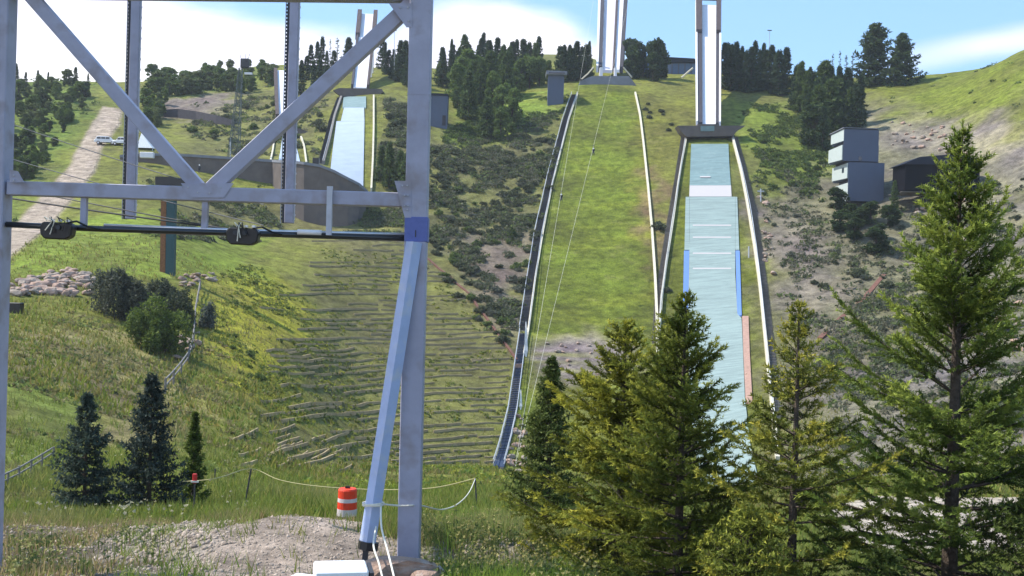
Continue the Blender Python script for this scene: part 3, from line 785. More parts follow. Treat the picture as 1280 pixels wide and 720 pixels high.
cluster(BARE, 10, 'bare_spruce', [(1040,110,44),(1049,110,48),(1057,110,42),(1065,110,44)], 'tall thin spruce tip on the crest beside two big dark trees', 'tree', 'thin spruces on the crest')
BIG = [mesh_of(*conifer_data(10, 3.0, 180+i, (.022,.040,.018), (.065,.10,.036), dens=.45, tri=.5, tw=.28, step=.34, nb=8, whorl=.6, twl=.8, per=2, up=.45, power=.5, irr=.4, base=.0), M['needle'], 'far_big_tree') for i in range(2)]
for (u, v, hp, q, lb) in ((1092, 107, 74, 1.25, 'taller of two big dark rounded trees alone on the crest'), (1127, 106, 62, 1.2, 'shorter of two big dark rounded trees alone on the crest')):
    p = ground(u, v, 60); put(BIG[int(u > 1100)], 'big_dark_tree', p, px_h(hp, p.y)/10, lb, 'tree', None, sxy=q)
sp = []
for i in range(115):
    v = U(106, 225); u = U(6, 112 - max(0, v-125)*.68)
    sp.append((u, v, U(11,21)))
cluster(BRD+BRD2+BRDD[:1], 9, 'broadleaf_tree', sp, 'rounded green tree in the wood above the tan gravel road', 'tree', 'trees above the gravel road', sxy=1.45)
cluster(SPR, 10, 'spruce_tree', [(20,106,26),(32,108,18),(47,108,20),(60,108,18),(94,108,24),(80,108,14),(124,104,14),(110,106,14),(135,108,10)],
        'small dark spruce on the skyline beyond the gravel road', 'tree', 'skyline spruces beyond the road')
sp = [(182+U(0,160), 0, U(15,23)) for i in range(75)]
sp = [(u, 104+U(-3,20)-(u-182)*.07, h) for u, _, h in sp] + [(182+U(0,24), 140+U(-12,20), U(16,24)) for i in range(16)]
cluster(BRD+BRD2, 9, 'young_broadleaf_tree', sp, 'light olive young tree in the thicket above the brown ledge', 'tree', 'young trees above the brown ledge', sxy=1.3)
cluster(SPL, 10, 'young_spruce', [(486,235,58),(476,226,44),(500,240,50),(508,250,60),(1118,262,36)], 'young green spruce on the scrub slope near the steel post', 'tree', 'young spruces on the scrub slope')

# scrub on the slopes
def scatter(poly, n, vmin=None):
    poly = np.array(poly, float); out = []
    mn, mx = poly.min(0), poly.max(0)
    while len(out) < n:
        u, v = U(mn[0], mx[0]), U(mn[1], mx[1])
        if in_poly(poly, np.array([u]), np.array([v]))[0]: out.append((u, v))
    return out
MIDP = [(535,185),(640,160),(700,140),(690,225),(668,300),(650,400),(640,440),(590,400),(540,325),(525,260)]
for (u, v) in scatter(MIDP, 150):
    p = ground(u, v, 60); put(random.choice(BSH), 'scrub_bush', p, U(.55,1.35), 'low dark scrub bush on the rough bank beside the dark stairway', 'bush', 'scrub on the bank beside the stairway', sxy=1.1)
for (u, v) in scatter(MIDP, 45):
    p = ground(u, v, 60); put(random.choice(BSG), 'green_scrub_bush', p, U(.6,1.4), 'low bright green bush among the dark scrub beside the stairway', 'bush', 'green bushes on the bank', sxy=1.1)
for (u, v) in scatter(MIDP, 40):
    p = ground(u, v, 60); put(random.choice(BSY), 'sage_bush', p, U(.5,1.2), 'grey green sage bush among the dark scrub beside the stairway', 'bush', 'sage bushes on the bank', sxy=1.1)
RP = [(940,180),(1020,190),(1030,250),(1090,270),(1210,240),(1280,220),(1280,440),(1060,400),(1000,420),(960,300)]
for (u, v) in scatter(RP, 60):
    p = ground(u, v, 60); put(random.choice(BSH+BSY), 'hillside_bush', p, U(.5,1.3), 'low bush on the grey cut slope beyond the matted jump', 'bush', 'bushes on the grey cut slope')
for (u, v) in [(1062,275),(1075,285),(1088,280),(1050,290),(1100,300),(1045,262),(1068,300),(1095,318),(1110,285)]:
    p = ground(u, v, 60); put(random.choice(BRDD), 'dark_bush', p, U(3.2,5.0)/9, 'dark rounded bush giving the shadow at the foot of the stepped grey tower', 'bush', 'bushes at the stepped tower foot', sxy=1.8)  # dark clump enlarged to stand for the shadow below the tower
for (u, v) in scatter([(940,170),(1035,190),(1035,250),(960,235)], 20):
    p = ground(u, v, 60); put(random.choice(BSG), 'grassy_bush', p, U(.6,1.3), 'bright green low bush on the grass near the stepped tower', 'bush', 'green bushes near the stepped tower')
for (u, v) in scatter([(230,160),(345,105),(412,130),(400,195),(300,195)], 36):
    p = ground(u, v, 60); put(random.choice(BSH+BSG), 'bank_bush', p, U(.7,1.8), 'rounded bush on the bank above the curved grey wall', 'bush', 'bushes above the curved wall')
for (u, v) in scatter([(480,140),(515,150),(515,235),(478,225)], 14):
    p = ground(u, v, 60); put(random.choice(BSH), 'shady_bush', p, U(.8,1.6), 'dark bush between the white matted slope and the steel post', 'bush', 'bushes beside the white matted slope')
for (u, v) in scatter([(800,125),(848,150),(838,165),(805,150)], 9):
    p = ground(u, v, 60); put(random.choice(BSH), 'low_dark_bush', p, U(.5,1.0), 'dark low bush in the gully between the two jump hills', 'bush', 'bushes between the jump hills')
for (u, v, s) in [(824,287,1.9),(822,282,1.3),(833,365,1.2)]:
    p = ground(u, v, 60); put(BSH[0], 'gully_bush', p, s*.8, 'dark bush squeezed against the pale rail of the matted jump', 'bush', 'bushes against the rail')
for (u, v) in scatter([(270,345),(330,340),(385,410),(370,540),(290,500)], 16):
    p = ground(u, v, 40); put(random.choice(BSG), 'flowering_clump', p, U(.3,.7), 'leafy clump on the yellow flowering slope by the terraces', 'bush', 'clumps on the flowering slope')

# ------------------------------------------------------------ solid shapes from a front outline
def slab_px(outline, Y, depth, name, m, parent=None, mb=None, bevel=0):
    """extrude an upright outline standing at distance Y back by depth metres"""
    mb_ = mb or MB(); n = len(outline)
    A = [P(u, v, Y) for u, v in outline]; B = [a + Vector((0, depth, 0)) for a in A]
    mb_.add(A + B, [tuple(range(n)), tuple(reversed(range(n, 2*n)))] + [(i, i+n, (i+1)%n+n, (i+1)%n) for i in range(n)])
    if mb is None: return mb_.build(name, m, parent, bevel=bevel)

def mat_strip(rows, name, m, parent, n=24, lift=.22, thick=.5, label=None):
    L_ = pix_path([(a, v) for v, a, b in rows], n); R_ = pix_path([(b, v) for v, a, b in rows], n)
    o = MB().ribbon(L_, R_, lift-thick, lift).build(name, m, parent)
    if label: o['label'] = label
    return o

def inrun(root, Pb, Pt, wb, wt, layout, sag=1.2, n=14, deck_drop=.9):
    def pt(s, f):
        c = Pb.lerp(Pt, s); c = c + Vector((0, 0, -4*s*(1-s)*sag)); wd = wb + (wt-wb)*s
        return c + Vector(((f-.5)*wd, 0, 0))
    for (f0, f1, zl, zh, nm, m, s0, s1) in layout:
        ss = [s0 + (s1-s0)*i/(n-1) for i in range(n)]
        MB().ribbon([pt(s, f0) for s in ss], [pt(s, f1) for s in ss], zl, zh).build(nm, m, root)
    return pt

def trestle(root, pt, s_list, m, r=.22):
    for s in s_list:
        mb = MB(); a = pt(s, .1); b = pt(s, .9); g = gz(a.x, a.y) - .5
        for q in (a, b): mb.tube([Vector((q.x, q.y, g)), q - Vector((0,0,.7))], r, 6)
        h = a.z - g; k = max(1, int(h/5))
        for i in range(k):
            z0 = g + .6 + i*(h-1.4)/k; z1 = g + .6 + (i+1)*(h-1.4)/k
            mb.tube([Vector((a.x, a.y, z0)), Vector((b.x, b.y, z1))], .1, 4); mb.tube([Vector((b.x, a.y, z0)), Vector((a.x, b.y, z1))], .1, 4)
            mb.tube([Vector((a.x, a.y, z1)), Vector((b.x, b.y, z1))], .12, 4)
        mb.build('trestle', m, root)

def edge_board(pts, root, name='edge_board', m=None, w=.35, h=.55, n=40):
    return MB().path(pix_path(pts, n), w, -.3, h).build(name, m or M['plank'], root)

def handrail(pts3, off, name, m, parent, h=1.0, r=.045, every=2):
    mb = MB(); q = []
    for i, p in enumerate(pts3):
        t = pts3[min(i+1, len(pts3)-1)] - pts3[max(i-1, 0)]; t.z = 0; t.normalize(); nn = Vector((-t.y, t.x, 0))
        a = p + nn*off; q.append(a + Vector((0,0,h)))
        if i % every == 0: mb.tube([a - Vector((0,0,.3)), a + Vector((0,0,h))], r, 4)
    mb.tube(q, r*1.2, 5); mb.tube([a - Vector((0,0,h*.45)) for a in q], r*.8, 4)
    mb.build(name, m, parent)

def stairway(pts, n, w, label, rails=(-1, 1), group=None, tread=None, rail_m=None, hr=1.0):
    c = pix_path(pts, n); root = empty('hill_stairway', c[-1]); tag(root, label, 'stairway', group)
    MB().path(c, w*.9, -.3, .12).build('stair_base', M['plank_g'], root)
    st = MB()
    for a, b in zip(c[:-1], c[1:]):
        L_ = (b-a).length; k = max(1, int(L_/.55)); d = Vector((b.x-a.x, b.y-a.y, 0)).normalized(); rz = math.atan2(d.y, d.x)
        for i in range(k): 
            p = a.lerp(b, (i+.5)/k); st.box(p + Vector((0,0,.22)), (.34, w, .07), rz)
    st.build('steps', tread or M['stair'], root)
    for s in rails: handrail(c, s*w/2, 'handrail', rail_m or M['metal_rail'], root, h=hr)
    return root

# ------------------------------------------------------------ the central grass jump
bY = 322.0
pb = P(762, 87, bY); ratio = .70
zt = lambda v, Yb, zb: None
def top_of(pb, u, v, slope=.70):
    dx, dz = ray(u, v)
    Y = (pb.z - slope*pb.y - CAMZ)/(dz - slope)
    return Vector((dx*Y, Y, CAMZ + dz*Y))
j1 = empty('ski_jump', P(762, 96, 316)); tag(j1, 'ski jump with tall pale ramp above a plain grass landing hill', 'ski jump', 'ski jumps on the hillside')
pt_ = top_of(pb, 769, -62)
lay = [(0,.08,-.9,1.1,'outer_rail',M['white'],0,1), (.085,.215,-.6,1.0,'dark_wall',M['dkwall'],0,1), (.22,.60,-1.0,-.1,'inrun_track',M['pinkish'],0,1),
       (.605,.68,-.6,.75,'inner_wall',M['brnwall'],0,1), (.685,.865,-.8,.1,'side_track',M['white'],0,1), (.87,1.0,-.9,1.0,'dark_wall',M['dkwall'],0,1)]
f1 = inrun(j1, pb, pt_, 7.9, 11.6, lay, sag=1.0)
trestle(j1, f1, (.2,.4,.62,.85), M['dark_steel'], .3)
slab_px([(718,113),(726,101),(740,95),(786,95),(791,101),(799,112),(791,118),(727,118)], 311, 6.5, 'takeoff_table', M['conc'], j1)
slab_px([(750,84),(754,84),(753,98),(749,98)], 312, 2.0, 'table_post', M['white'], j1)
slab_px([(768,84),(771,84),(771,98),(768,98)], 312, 2.0, 'table_post', M['white'], j1)
for a in ([(742,84),(735,92),(727,99)], [(779,84),(786,92),(790,97)]):
    MB().tube([P(u, v, 311.5) for u, v in a], .22, 6).build('guard_rail', M['plank_w'], j1)
edge_board([(722,118),(711,150),(704,178),(690,232),(678,295),(669,350),(661,410),(655,445)], j1, m=M['plank_w'], w=.3, h=.45)
edge_board([(794,118),(800,145),(804,178),(810,235),(815,290),(819,350),(821,400),(822,450)], j1, m=M['plank_w'], w=.42, h=.7)
stairway([(718,119),(707,150),(700,178),(686,232),(672,297),(664,350),(655,415)], 34, 1.5, 'dark railed stairway down the side of the grass landing hill, upper flight', rails=(-1, 1))
lw = stairway([(654,419),(648,462),(641,515),(633,550),(623,587)], 20, 1.15, 'lower stairway flight with pale rails ending by the timber terraces', tread=M['bluetex'], rail_m=M['metal_rail'])
# white wind cloths on the stair
for (u, v0, v1, wd, lb) in ((657.5, 402, 446, 5, 'long white cloth hanging on the rail of the dark stairway'), (651, 487, 512, 4, 'short white cloth hanging on the lower stairway rail')):
    b = ground(u, v1, 60); yy = b.y - .3; mb = MB()
    for i in range(7):
        v = v0 + (v1-v0)*i/6; hw = wd*(.25 + .75*(i/6)**.8)*.5 if i < 6 else wd*.15
        mb.v += [P(u-hw, v, yy + .08*math.sin(i*2)), P(u+hw, v, yy - .08*math.sin(i*1.7)), P(u+hw, v, yy + .1 - .08*math.sin(i*1.7)), P(u-hw, v, yy + .12 + .08*math.sin(i*2))]
    for i in range(6):
        for j in range(4): mb.f.append((4*i+j, 4*i+(j+1)%4, 4*i+4+(j+1)%4, 4*i+4+j))
    mb.f += [(0,1,2,3), (24,25,26,27)]
    o = mb.build('wind_cloth', M['cloth_w']); tag(o, lb, 'cloth')
slab_px([(644,455),(653,455),(653,460),(644,460)], ground(649,460,60).y-.6, .3, 'stair_sign', M['mat_pink']); tag(bpy.data.objects['stair_sign'], 'small pinkish sign board across the dark stairway', 'sign')

# ------------------------------------------------------------ the matted jump
j2 = empty('ski_jump', P(885, 168, 266)); tag(j2, 'ski jump with long aqua matted landing and white ramp', 'ski jump', 'ski jumps on the hillside')
pb = P(885.5, 157, 267.5); pt_ = top_of(pb, 885.5, 3)
lay = [(0,.07,-1.2,1.1,'outer_rail',M['white'],0,1), (.075,.26,-.7,.8,'dark_wall',M['dkwall'],0,1), (.265,.80,-1.0,-.1,'inrun_track',M['white'],0,.98),
       (.805,.92,-.7,.8,'dark_wall',M['dkwall'],0,1), (.925,1.0,-1.2,1.1,'outer_rail',M['white'],0,1)]
f2 = inrun(j2, pb, pt_, 6.0, 8.0, lay, sag=.8)
n = 8
for f0, f1_, nm in ((.02,.25,'start_wall'), (.80,.98,'start_wall')):
    ss = [.70+.30*i/(n-1) for i in range(n)]
    MB().ribbon([f2(s, f0) for s in ss], [f2(s, f1_) for s in ss], .8, 1.9).build(nm, M['brnwall'], j2)
c = f2(1.0, .5); MB().box(c + Vector((0, .4, 1.6)), (8.2, 1.2, 1.6)).build('start_gate', M['dkwall'], j2)
MB().box(c + Vector((0, .3, 2.6)), (8.5, 1.3, .3)).build('gate_cap', M['white'], j2)
trestle(j2, f2, (.3,.6,.9), M['metal_rail'], .28)
slab_px([(847,157),(872,157),(872,155),(899,155),(899,157),(932,157),(922,163),(916,170),(858,171),(851,164)], 261.5, 4.5, 'takeoff_table', M['conc_d'], j2)
slab_px([(876,157.5),(893,157.5),(893,164),(876,164)], 261.2, .25, 'table_lip', M['mat_up'], j2)
MB().tube([P(u, v, 263) for u, v in ((866,85),(860,90),(852,97))], .25, 6).build('guard_rail', M['plank_w'], j2)
mat_strip([(181,864,910.5),(205,863,911.5),(233,862,913.5)], 'upper_mat', M['mat_up'], j2, lift=.26)
mat_strip([(233.2,862,913.7),(247,861.5,914.5)], 'white_band', M['mat_white'], j2, n=5, lift=.27)
mat_strip([(247.5,862,919),(300,862,919),(345,861,919),(396,860,922),(400,860,927),(500,862,931),(560,868,938),(604,876,948)], 'landing_mat', M['mat_lo'], j2, n=50, lift=.30)
mat_strip([(247.5,857,861.8),(314,855.5,861.8)], 'mat_side', M['mat_lo'], j2, n=14, lift=.28)
mat_strip([(247.5,919.2,921.5),(314,919.2,924)], 'mat_side', M['mat_lo'], j2, n=14, lift=.28)
mat_strip([(315,855,861.5),(396,853.5,859.8)], 'blue_strip', M['mat_blue'], j2, n=14, lift=.27)
mat_strip([(315,919.4,924.5),(396,921.4,927)], 'blue_strip', M['mat_blue'], j2, n=14, lift=.27)
mat_strip([(397,927.6,935.5),(440,929,937),(505,932,940.5)], 'salmon_strip', M['mat_pink'], j2, n=16, lift=.27)
for v in (222, 283, 298, 318, 337, 378, 421, 470, 520):
    a = 866 if v > 240 else 875; b = 914 if v > 240 else 888
    mat_strip([(v, a, b), (v+1.5, a, b)], 'cross_line', M['mat_white'], j2, n=3, lift=.36, thick=.1)
edge_board([(859,168),(853,200),(848,230),(841,280),(833,330),(827,375),(824,420)], j2, m=M['plank_w'], w=.38, h=.8)
edge_board([(914,168),(926,215),(934,255),(943,310),(950,360),(956,420),(961,470),(967,530),(972,580)], j2, m=M['plank_w'], w=.42, h=.8)
stairway([(854,172),(845,230),(836,282),(828,335),(821.5,382),(819,430)], 30, 1.1, 'grey walkway just beside the aqua matted landing nearest the grass jump', rails=(1,), tread=M['plank_g'])
stairway([(919,172),(931,215),(941,258),(949,310),(956,362),(962,420),(967,470),(974,530)], 34, 1.2, 'grey walkway on the far side of the aqua matted landing by rocks', rails=(-1,), tread=M['plank_g'])

# ------------------------------------------------------------ the smaller white matted jump
j3 = empty('ski_jump', P(448, 118, 297)); tag(j3, 'ski jump with leaning white ramp and shiny pale landing above curved wall', 'ski jump', 'ski jumps on the hillside')
pb = P(450, 109, 300); pt_ = top_of(pb, 459.5, 17)
lay = [(0,.12,-1.0,.8,'dark_wall',M['dkwall'],0,1), (.13,.86,-.9,-.05,'inrun_track',M['white'],0,1), (.87,1.0,-1.0,.8,'brown_wall',M['brnwall'],0,1)]
f3 = inrun(j3, pb, pt_, 4.9, 5.6, lay, sag=.7)
for f0, f1_ in ((-.06,.18),(.84,1.06)):
    ss = [.68+.32*i/7 for i in range(8)]
    MB().ribbon([f3(s, f0) for s in ss], [f3(s, f1_) for s in ss], -.9, 1.3).build('start_wall', M['brnwall'], j3)
trestle(j3, f3, (.35,.7,.97), M['white'], .2)
slab_px([(416,113),(424,110),(477,111),(479,115),(472,120),(428,121)], 293.5, 4.5, 'takeoff_table', M['conc_d'], j3)
mat_strip([(122,429.5,457.5),(136,428,457.5)], 'upper_mat', M['mat_up'], j3, n=6, lift=.3)
mat_strip([(136.2,430,455),(153,426,455.5)], 'shiny_mat', M['mat_snow'], j3, n=6, lift=.32)
mat_strip([(153.2,420.5,455.5),(180,417,455),(205,414,454.5),(236,411,454)], 'shiny_mat', M['mat_snow'], j3, n=16, lift=.32)
edge_board([(427,122),(418,148),(411,180),(404,206)], j3, m=M['plank_g'], w=.5, h=.9, n=14)
edge_board([(467,122),(467,160),(466,200),(464,238)], j3, m=M['plank_w'], w=.4, h=.8, n=14)
stairway([(424,123),(414,150),(407,180),(400,205)], 12, 1.1, 'dark stairway alongside the shiny pale matted landing', rails=(1,))

# ------------------------------------------------------------ the little practice jump
j4 = empty('ski_jump', P(356, 150, 280)); tag(j4, 'small narrow white practice jump half hidden by steel column', 'ski jump', 'ski jumps on the hillside')
pb = P(357, 146, 283); pt_ = top_of(pb, 354.5, 88, .6)
lay = [(-.25,0,-1.0,.7,'brown_wall',M['brnwall'],0,1), (.02,.98,-.8,0,'inrun_track',M['white'],0,1), (1.0,1.12,-1.0,.6,'side_rail',M['dkwall'],0,1)]
f4 = inrun(j4, pb, pt_, 3.4, 3.7, lay, sag=.4); trestle(j4, f4, (.4,.8), M['metal_rail'], .15)
slab_px([(340,163),(352,160),(372,160),(384,164),(380,168),(344,168)], 268, 3, 'takeoff_table', M['conc_d'], j4)
mat_strip([(170,353,366),(188,351,370),(203,348,375)], 'landing_mat', M['mat_snow'], j4, n=8, lift=.3)
edge_board([(343,172),(341,190),(338,203)], j4, m=M['plank_w'], n=8); edge_board([(376,172),(380,188),(383,205)], j4, m=M['plank_w'], n=8)

# ------------------------------------------------------------ curved wall under the small jumps
wp = [(150,197,211,232),(178,195,212,232),(215,195,213,231),(250,197,215,230),(300,200,221,230),(340,203,228,230),(350,203.5,250,225),(362,204,268,220.5),(380,206,277,218.5),(400,209,281,218),(418,216,282,218),(435,225,281,218.5),(449,232,274,221),(458,240,262,227),(463,247,256,232)]
A, B = [], []
mb = MB(); vs_ = []
for u, t_, b_, Y in wp:
    p = P(u, t_, Y); q = P(u, b_, Y - .0); q.z -= 2.0
    vs_ += [p, q, q + Vector((0, 1.1, 0)), p + Vector((0, 1.1, 0))]
n = len(wp); fs = [(0,1,2,3), tuple(4*(n-1)+i for i in (3,2,1,0))]
for i in range(n-1):
    for j in range(4): fs.append((4*i+j, 4*i+(j+1)%4, 4*i+4+(j+1)%4, 4*i+4+j))
wall = empty('retaining_wall', P(400, 279, 224)); tag(wall, 'long curved grey retaining wall with shade put into its dark face, below the small white jumps', 'wall')
mb.add(vs_, fs); mb.build('wall_face', M['conc_d'], wall)  # face darker than the cap: its shade is in the colour
mb = MB(); cp = [P(u, t_, Y) for u, t_, b_, Y in wp]
mb.ribbon([p + Vector((0,-.25,0)) for p in cp], [p + Vector((0,1.4,0)) for p in cp], .01, .55); mb.build('wall_cap', M['conc'], wall)
# low wall higher up, its near-black colour standing for a shadow band
wp2 = [(204,137,146,262),(222,136,147,261),(245,139,150,259),(270,144,155,257),(292,150,160,256)]
mb = MB(); vs_ = []
for u, t_, b_, Y in wp2:
    Yg = ground(u, b_, 100).y; p = P(u, t_, Yg); q = P(u, b_, Yg); q.z -= 1.5
    vs_ += [p, q, q + Vector((0, 1.0, 0)), p + Vector((0, 1.0, 0))]
n = len(wp2); fs = [(0,1,2,3), tuple(4*(n-1)+i for i in (3,2,1,0))] + [(4*i+j, 4*i+(j+1)%4, 4*i+4+(j+1)%4, 4*i+4+j) for i in range(n-1) for j in range(4)]
mb.add(vs_, fs); o = mb.build('ledge_shadow_wall', M['dkwall']); tag(o, 'low wall blackened as the shadow band across the brown ledge under the young trees', 'wall')

# ------------------------------------------------------------ judges tower and other buildings
def bpx(u0, v0, u1, v1, Y, depth, name, m, parent, bevel=0):
    a = P(u0, v0, Y); b = P(u1, v1, Y)
    x0, x1 = sorted((a.x, b.x)); z0, z1 = sorted((a.z, b.z))
    return MB().box(((x0+x1)/2, Y+depth/2, (z0+z1)/2), (x1-x0, depth, z1-z0)).build(name, m, parent, bevel=bevel)
TY = 222
tw_ = empty('judges_tower', P(1082, 262, TY)); tag(tw_, 'tall blue grey judges tower with stepped pale side on the bushy slope', 'tower')
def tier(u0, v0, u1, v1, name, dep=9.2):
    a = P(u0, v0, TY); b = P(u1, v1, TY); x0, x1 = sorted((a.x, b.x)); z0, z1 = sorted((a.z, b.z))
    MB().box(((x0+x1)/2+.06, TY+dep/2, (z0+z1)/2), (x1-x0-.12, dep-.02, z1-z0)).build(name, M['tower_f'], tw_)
    # left side, sunlight put into its paler colour, cut back at the foot
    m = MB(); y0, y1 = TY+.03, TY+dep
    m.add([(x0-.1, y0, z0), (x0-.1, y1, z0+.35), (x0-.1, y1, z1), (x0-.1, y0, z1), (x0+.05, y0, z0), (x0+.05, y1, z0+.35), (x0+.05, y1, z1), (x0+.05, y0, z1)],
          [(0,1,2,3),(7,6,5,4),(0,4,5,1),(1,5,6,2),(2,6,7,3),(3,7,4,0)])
    m.build('sunlit_side', M['tower_s'], tw_)
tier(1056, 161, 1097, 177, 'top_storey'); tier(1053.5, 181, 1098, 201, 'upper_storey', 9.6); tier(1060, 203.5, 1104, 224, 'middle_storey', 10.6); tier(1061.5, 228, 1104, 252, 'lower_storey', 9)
bpx(1058, 176, 1097.3, 181.5, TY+.3, 8.4, 'recess', M['dkwall'], tw_); bpx(1060, 200.5, 1098, 204, TY+.3, 8.6, 'recess', M['dkwall'], tw_); bpx(1064, 223.5, 1103, 228.5, TY+.3, 8.2, 'recess', M['dkwall'], tw_)  # gaps between the tiers, their shade put in as a dark colour
bpx(1055.2, 161.5, 1097.6, 202.3, TY-.08, .1, 'front_wall', M['tower_f'], tw_); bpx(1061, 202.5, 1104.3, 252.2, TY-.14, .16, 'front_wall', M['tower_f'], tw_)
bpx(1073.5, 195.5, 1077, 200.5, TY-.14, .1, 'window', M['glass'], tw_)
for q in (TY+2.2,): MB().box((P(1060,208,TY).x-.16, q+.6, P(1060,209,TY).z-.3), (.12, 1.1, 1.0)).build('window', M['glass'], tw_)
MB().box((P(1062,246,TY).x-.13, TY+5, P(1062,243,TY).z-.6), (.12, 1.6, 1.6)).build('window', M['glass'], tw_)
for uu in (1064, 1101):
    for dd in (.8, 8): bpx(uu-1, 251.5, uu+1, 272, TY+dd, .4, 'stilt', M['dark_steel'], tw_)
bpx(1054.5, 159, 1098.5, 161.2, TY-.3, 9.9, 'roof', M['conc'], tw_)

bb = empty('dark_cabin', P(1180, 245, 212)); tag(bb, 'cabin with shade put into its near black colour on the bank behind the tall airy spruce', 'cabin')
bpx(1132, 205, 1224, 240, 212, 7, 'wall', M['blackw'], bb)
slab_px([(1129,205),(1150,196),(1200,192),(1227,200),(1227,206)], 211.4, 8.2, 'roof', M['roofing'], bb)
bpx(1128, 239.5, 1226, 242, 211, 8, 'deck', M['plank_g'], bb)

lodge = empty('lodge', P(835, 96, 345)); tag(lodge, 'long low lodge with blue glass front on the crest between ramps', 'building')
gl = P(835, 99, 345)
bpx(798, 77, 869, 101, 345, 10, 'wall', M['tower_f'], lodge)
slab_px([(795,77.2),(800,73),(832,71),(868,73),(872,77.2)], 344, 12, 'roof', M['roofing'], lodge)
for u in range(801, 866, 8): bpx(u, 79.5, u+6, 93, 344.9, .15, 'window', M['glassb'], lodge)
hut = empty('grey_hut', P(549, 158, 262)); tag(hut, 'plain grey hut on the hillside right behind the steel post', 'hut')
hY = ground(550, 160, 100).y
bpx(538, 119, 558.5, 163, hY, 4.5, 'wall', M['tower_f'], hut); bpx(536.5, 116.5, 560, 119, hY-.4, 5.4, 'roof', M['roofing'], hut); bpx(553, 144, 557, 157, hY-.08, .1, 'door', M['dkwall'], hut)
cb = empty('column_building', P(694, 130, 300)); tag(cb, 'slim grey column building with wider flat top beside grass jump', 'tower')
cY = ground(694, 131, 100).y
bpx(685.5, 93, 704, 136, cY, 4.0, 'wall', M['tower_f'], cb); bpx(683, 88, 709, 93.5, cY-.8, 5.8, 'flat_top', M['conc'], cb); bpx(686, 90, 706, 92, cY-.95, .12, 'window', M['glass'], cb)
hh = empty('start_hut', P(712, 114, 308))

bpy.data.objects.remove(hh)

# ------------------------------------------------------------ masts and poles
mp0 = ground(292, 197, 100); hgt = px_h(112, mp0.y)
mast = empty('lattice_mast', mp0); tag(mast, 'tall lattice mast with black lamp box on top above curved wall', 'mast')
mb = MB(); k = 11
for sx_ in (-1, 1):
    for sy_ in (-1, 1):
        mb.tube([mp0 + Vector((sx_*1.1, sy_*1.1, -.5)), mp0 + Vector((sx_*.35 + 1.0, sy_*.35, hgt))], .085, 5)
for i in range(k):
    a, b = i/k, (i+1)/k
    def cn_(f, sx_, sy_): 
        wv = 1.1 + (.35-1.1)*f; return mp0 + Vector((sx_*wv + f*1.0, sy_*wv, hgt*f))
    for s in (-1, 1):
        mb.tube([cn_(a,-1,s), cn_(b,1,s)], .05, 4); mb.tube([cn_(a,1,s), cn_(b,-1,s)], .05, 4); mb.tube([cn_(b,-1,s), cn_(b,1,s)], .05, 4)
        mb.tube([cn_(a,s,-1), cn_(b,s,1)], .05, 4)
mb.build('lattice', M['lat'], mast)
tp = mp0 + Vector((1.6, 0, hgt))
MB().box(tp + Vector((.3,0,1.1)), (1.9,.9,2.1)).build('lamp_box', M['black'], mast, bevel=.15)
MB().box(tp + Vector((1.2,-.3,-1.2)), (1.7,.5,.45)).build('white_lamp', M['white'], mast)
mb = MB(); [mb.tube([tp + Vector((q,0,2)), tp + Vector((q*1.5,0,3.3))], .05, 4) for q in (-.6,.3,.9)]; mb.build('antenna', M['dark_steel'], mast)
for (u, v0, v1, lb) in ((201, 62, 97, 'tallest of three thin poles on the young tree skyline'), (206, 66, 97, 'middle of three thin poles on the young tree skyline'), (213, 73, 98, 'shortest hooked thin pole of the three on the skyline')):
    g = ground(u, v1, 60); o = MB().tube([g - Vector((0,0,1)), P(u+.4, v0, g.y)], .16, 6, r1=.1); 
    if u == 213: o.tube([P(213.4, v0, g.y), P(211.5, v0, g.y)], .1, 5)
    o = o.build('thin_pole', M['metal_rail']); tag(o, lb, 'pole')
for (u, v0, v1, lb) in ((962, 38, 100, 'thin lamp pole with small double head above the spruces'), (493, 38, 100, 'thin pole between the leaning ramp and the spruces')):
    g = ground(u, v1, 60); root = empty('lamp_pole', g); tag(root, lb, 'lamp pole')
    MB().tube([g - Vector((0,0,1)), P(u, v0, g.y)], .12, 6, r1=.08).build('pole', M['metal_rail'], root)
    MB().box(P(u, v0, g.y), (1.3,.3,.25)).build('lamp_head', M['dark_steel'], root)
# slim signs and posts along the hillside
for i, (u, v0, v1, m, lb) in enumerate(((288, 172, 197, 'metal_rail', 'pale short post just above the curved grey wall'), (287, 222, 236, 'white', 'white marker post standing in grass below curved wall'), (951, 236, 252, 'metal_rail', 'pale post with crossbar at the upper matted landing edge'), (936, 308, 322, 'metal_rail', 'pale short marker post inside the matted landing edge'))):
    g = ground(u, v1, 60); o = MB().tube([g - Vector((0,0,.5)), P(u, v0, g.y)], .14, 6)
    if i == 2: o.box(P(u, v0+3, g.y), (1.4,.1,.25))
    tag(o.build('marker_post', M[m]), lb, 'post')

# far white canopy and white box next to the wall
p = ground(182, 186, 100); can = empty('white_canopy', p); tag(can, 'white pointed canopy seen behind the steel column by the wall', 'canopy')
mb = MB(); s = px_h(19, p.y)
a = [p + Vector((-s*.5,-1,.1)), p + Vector((s*.55,-1,.1)), p + Vector((s*.55,2,.1)), p + Vector((-s*.5,2,.1)), p + Vector((-.35*s,.5,s*1.05))]
mb.add(a, [(0,1,4),(1,2,4),(2,3,4),(3,0,4),(3,2,1,0)]); mb.build('canopy_cloth', M['cloth_w'], can)
mb = MB(); [mb.tube([q + Vector((0,0,-.8)), a[4] if i == 4 else q + Vector((0,0,.1))], .08, 5) for i, q in enumerate(a[:4])]; mb.build('canopy_leg', M['metal_rail'], can)
o = MB().box(P(184, 194, 229.5), (2.8, 1.0, 1.2)).build('white_crate', M['white'], bevel=.08); tag(o, 'white crate sitting on the curved wall below the canopy', 'crate')
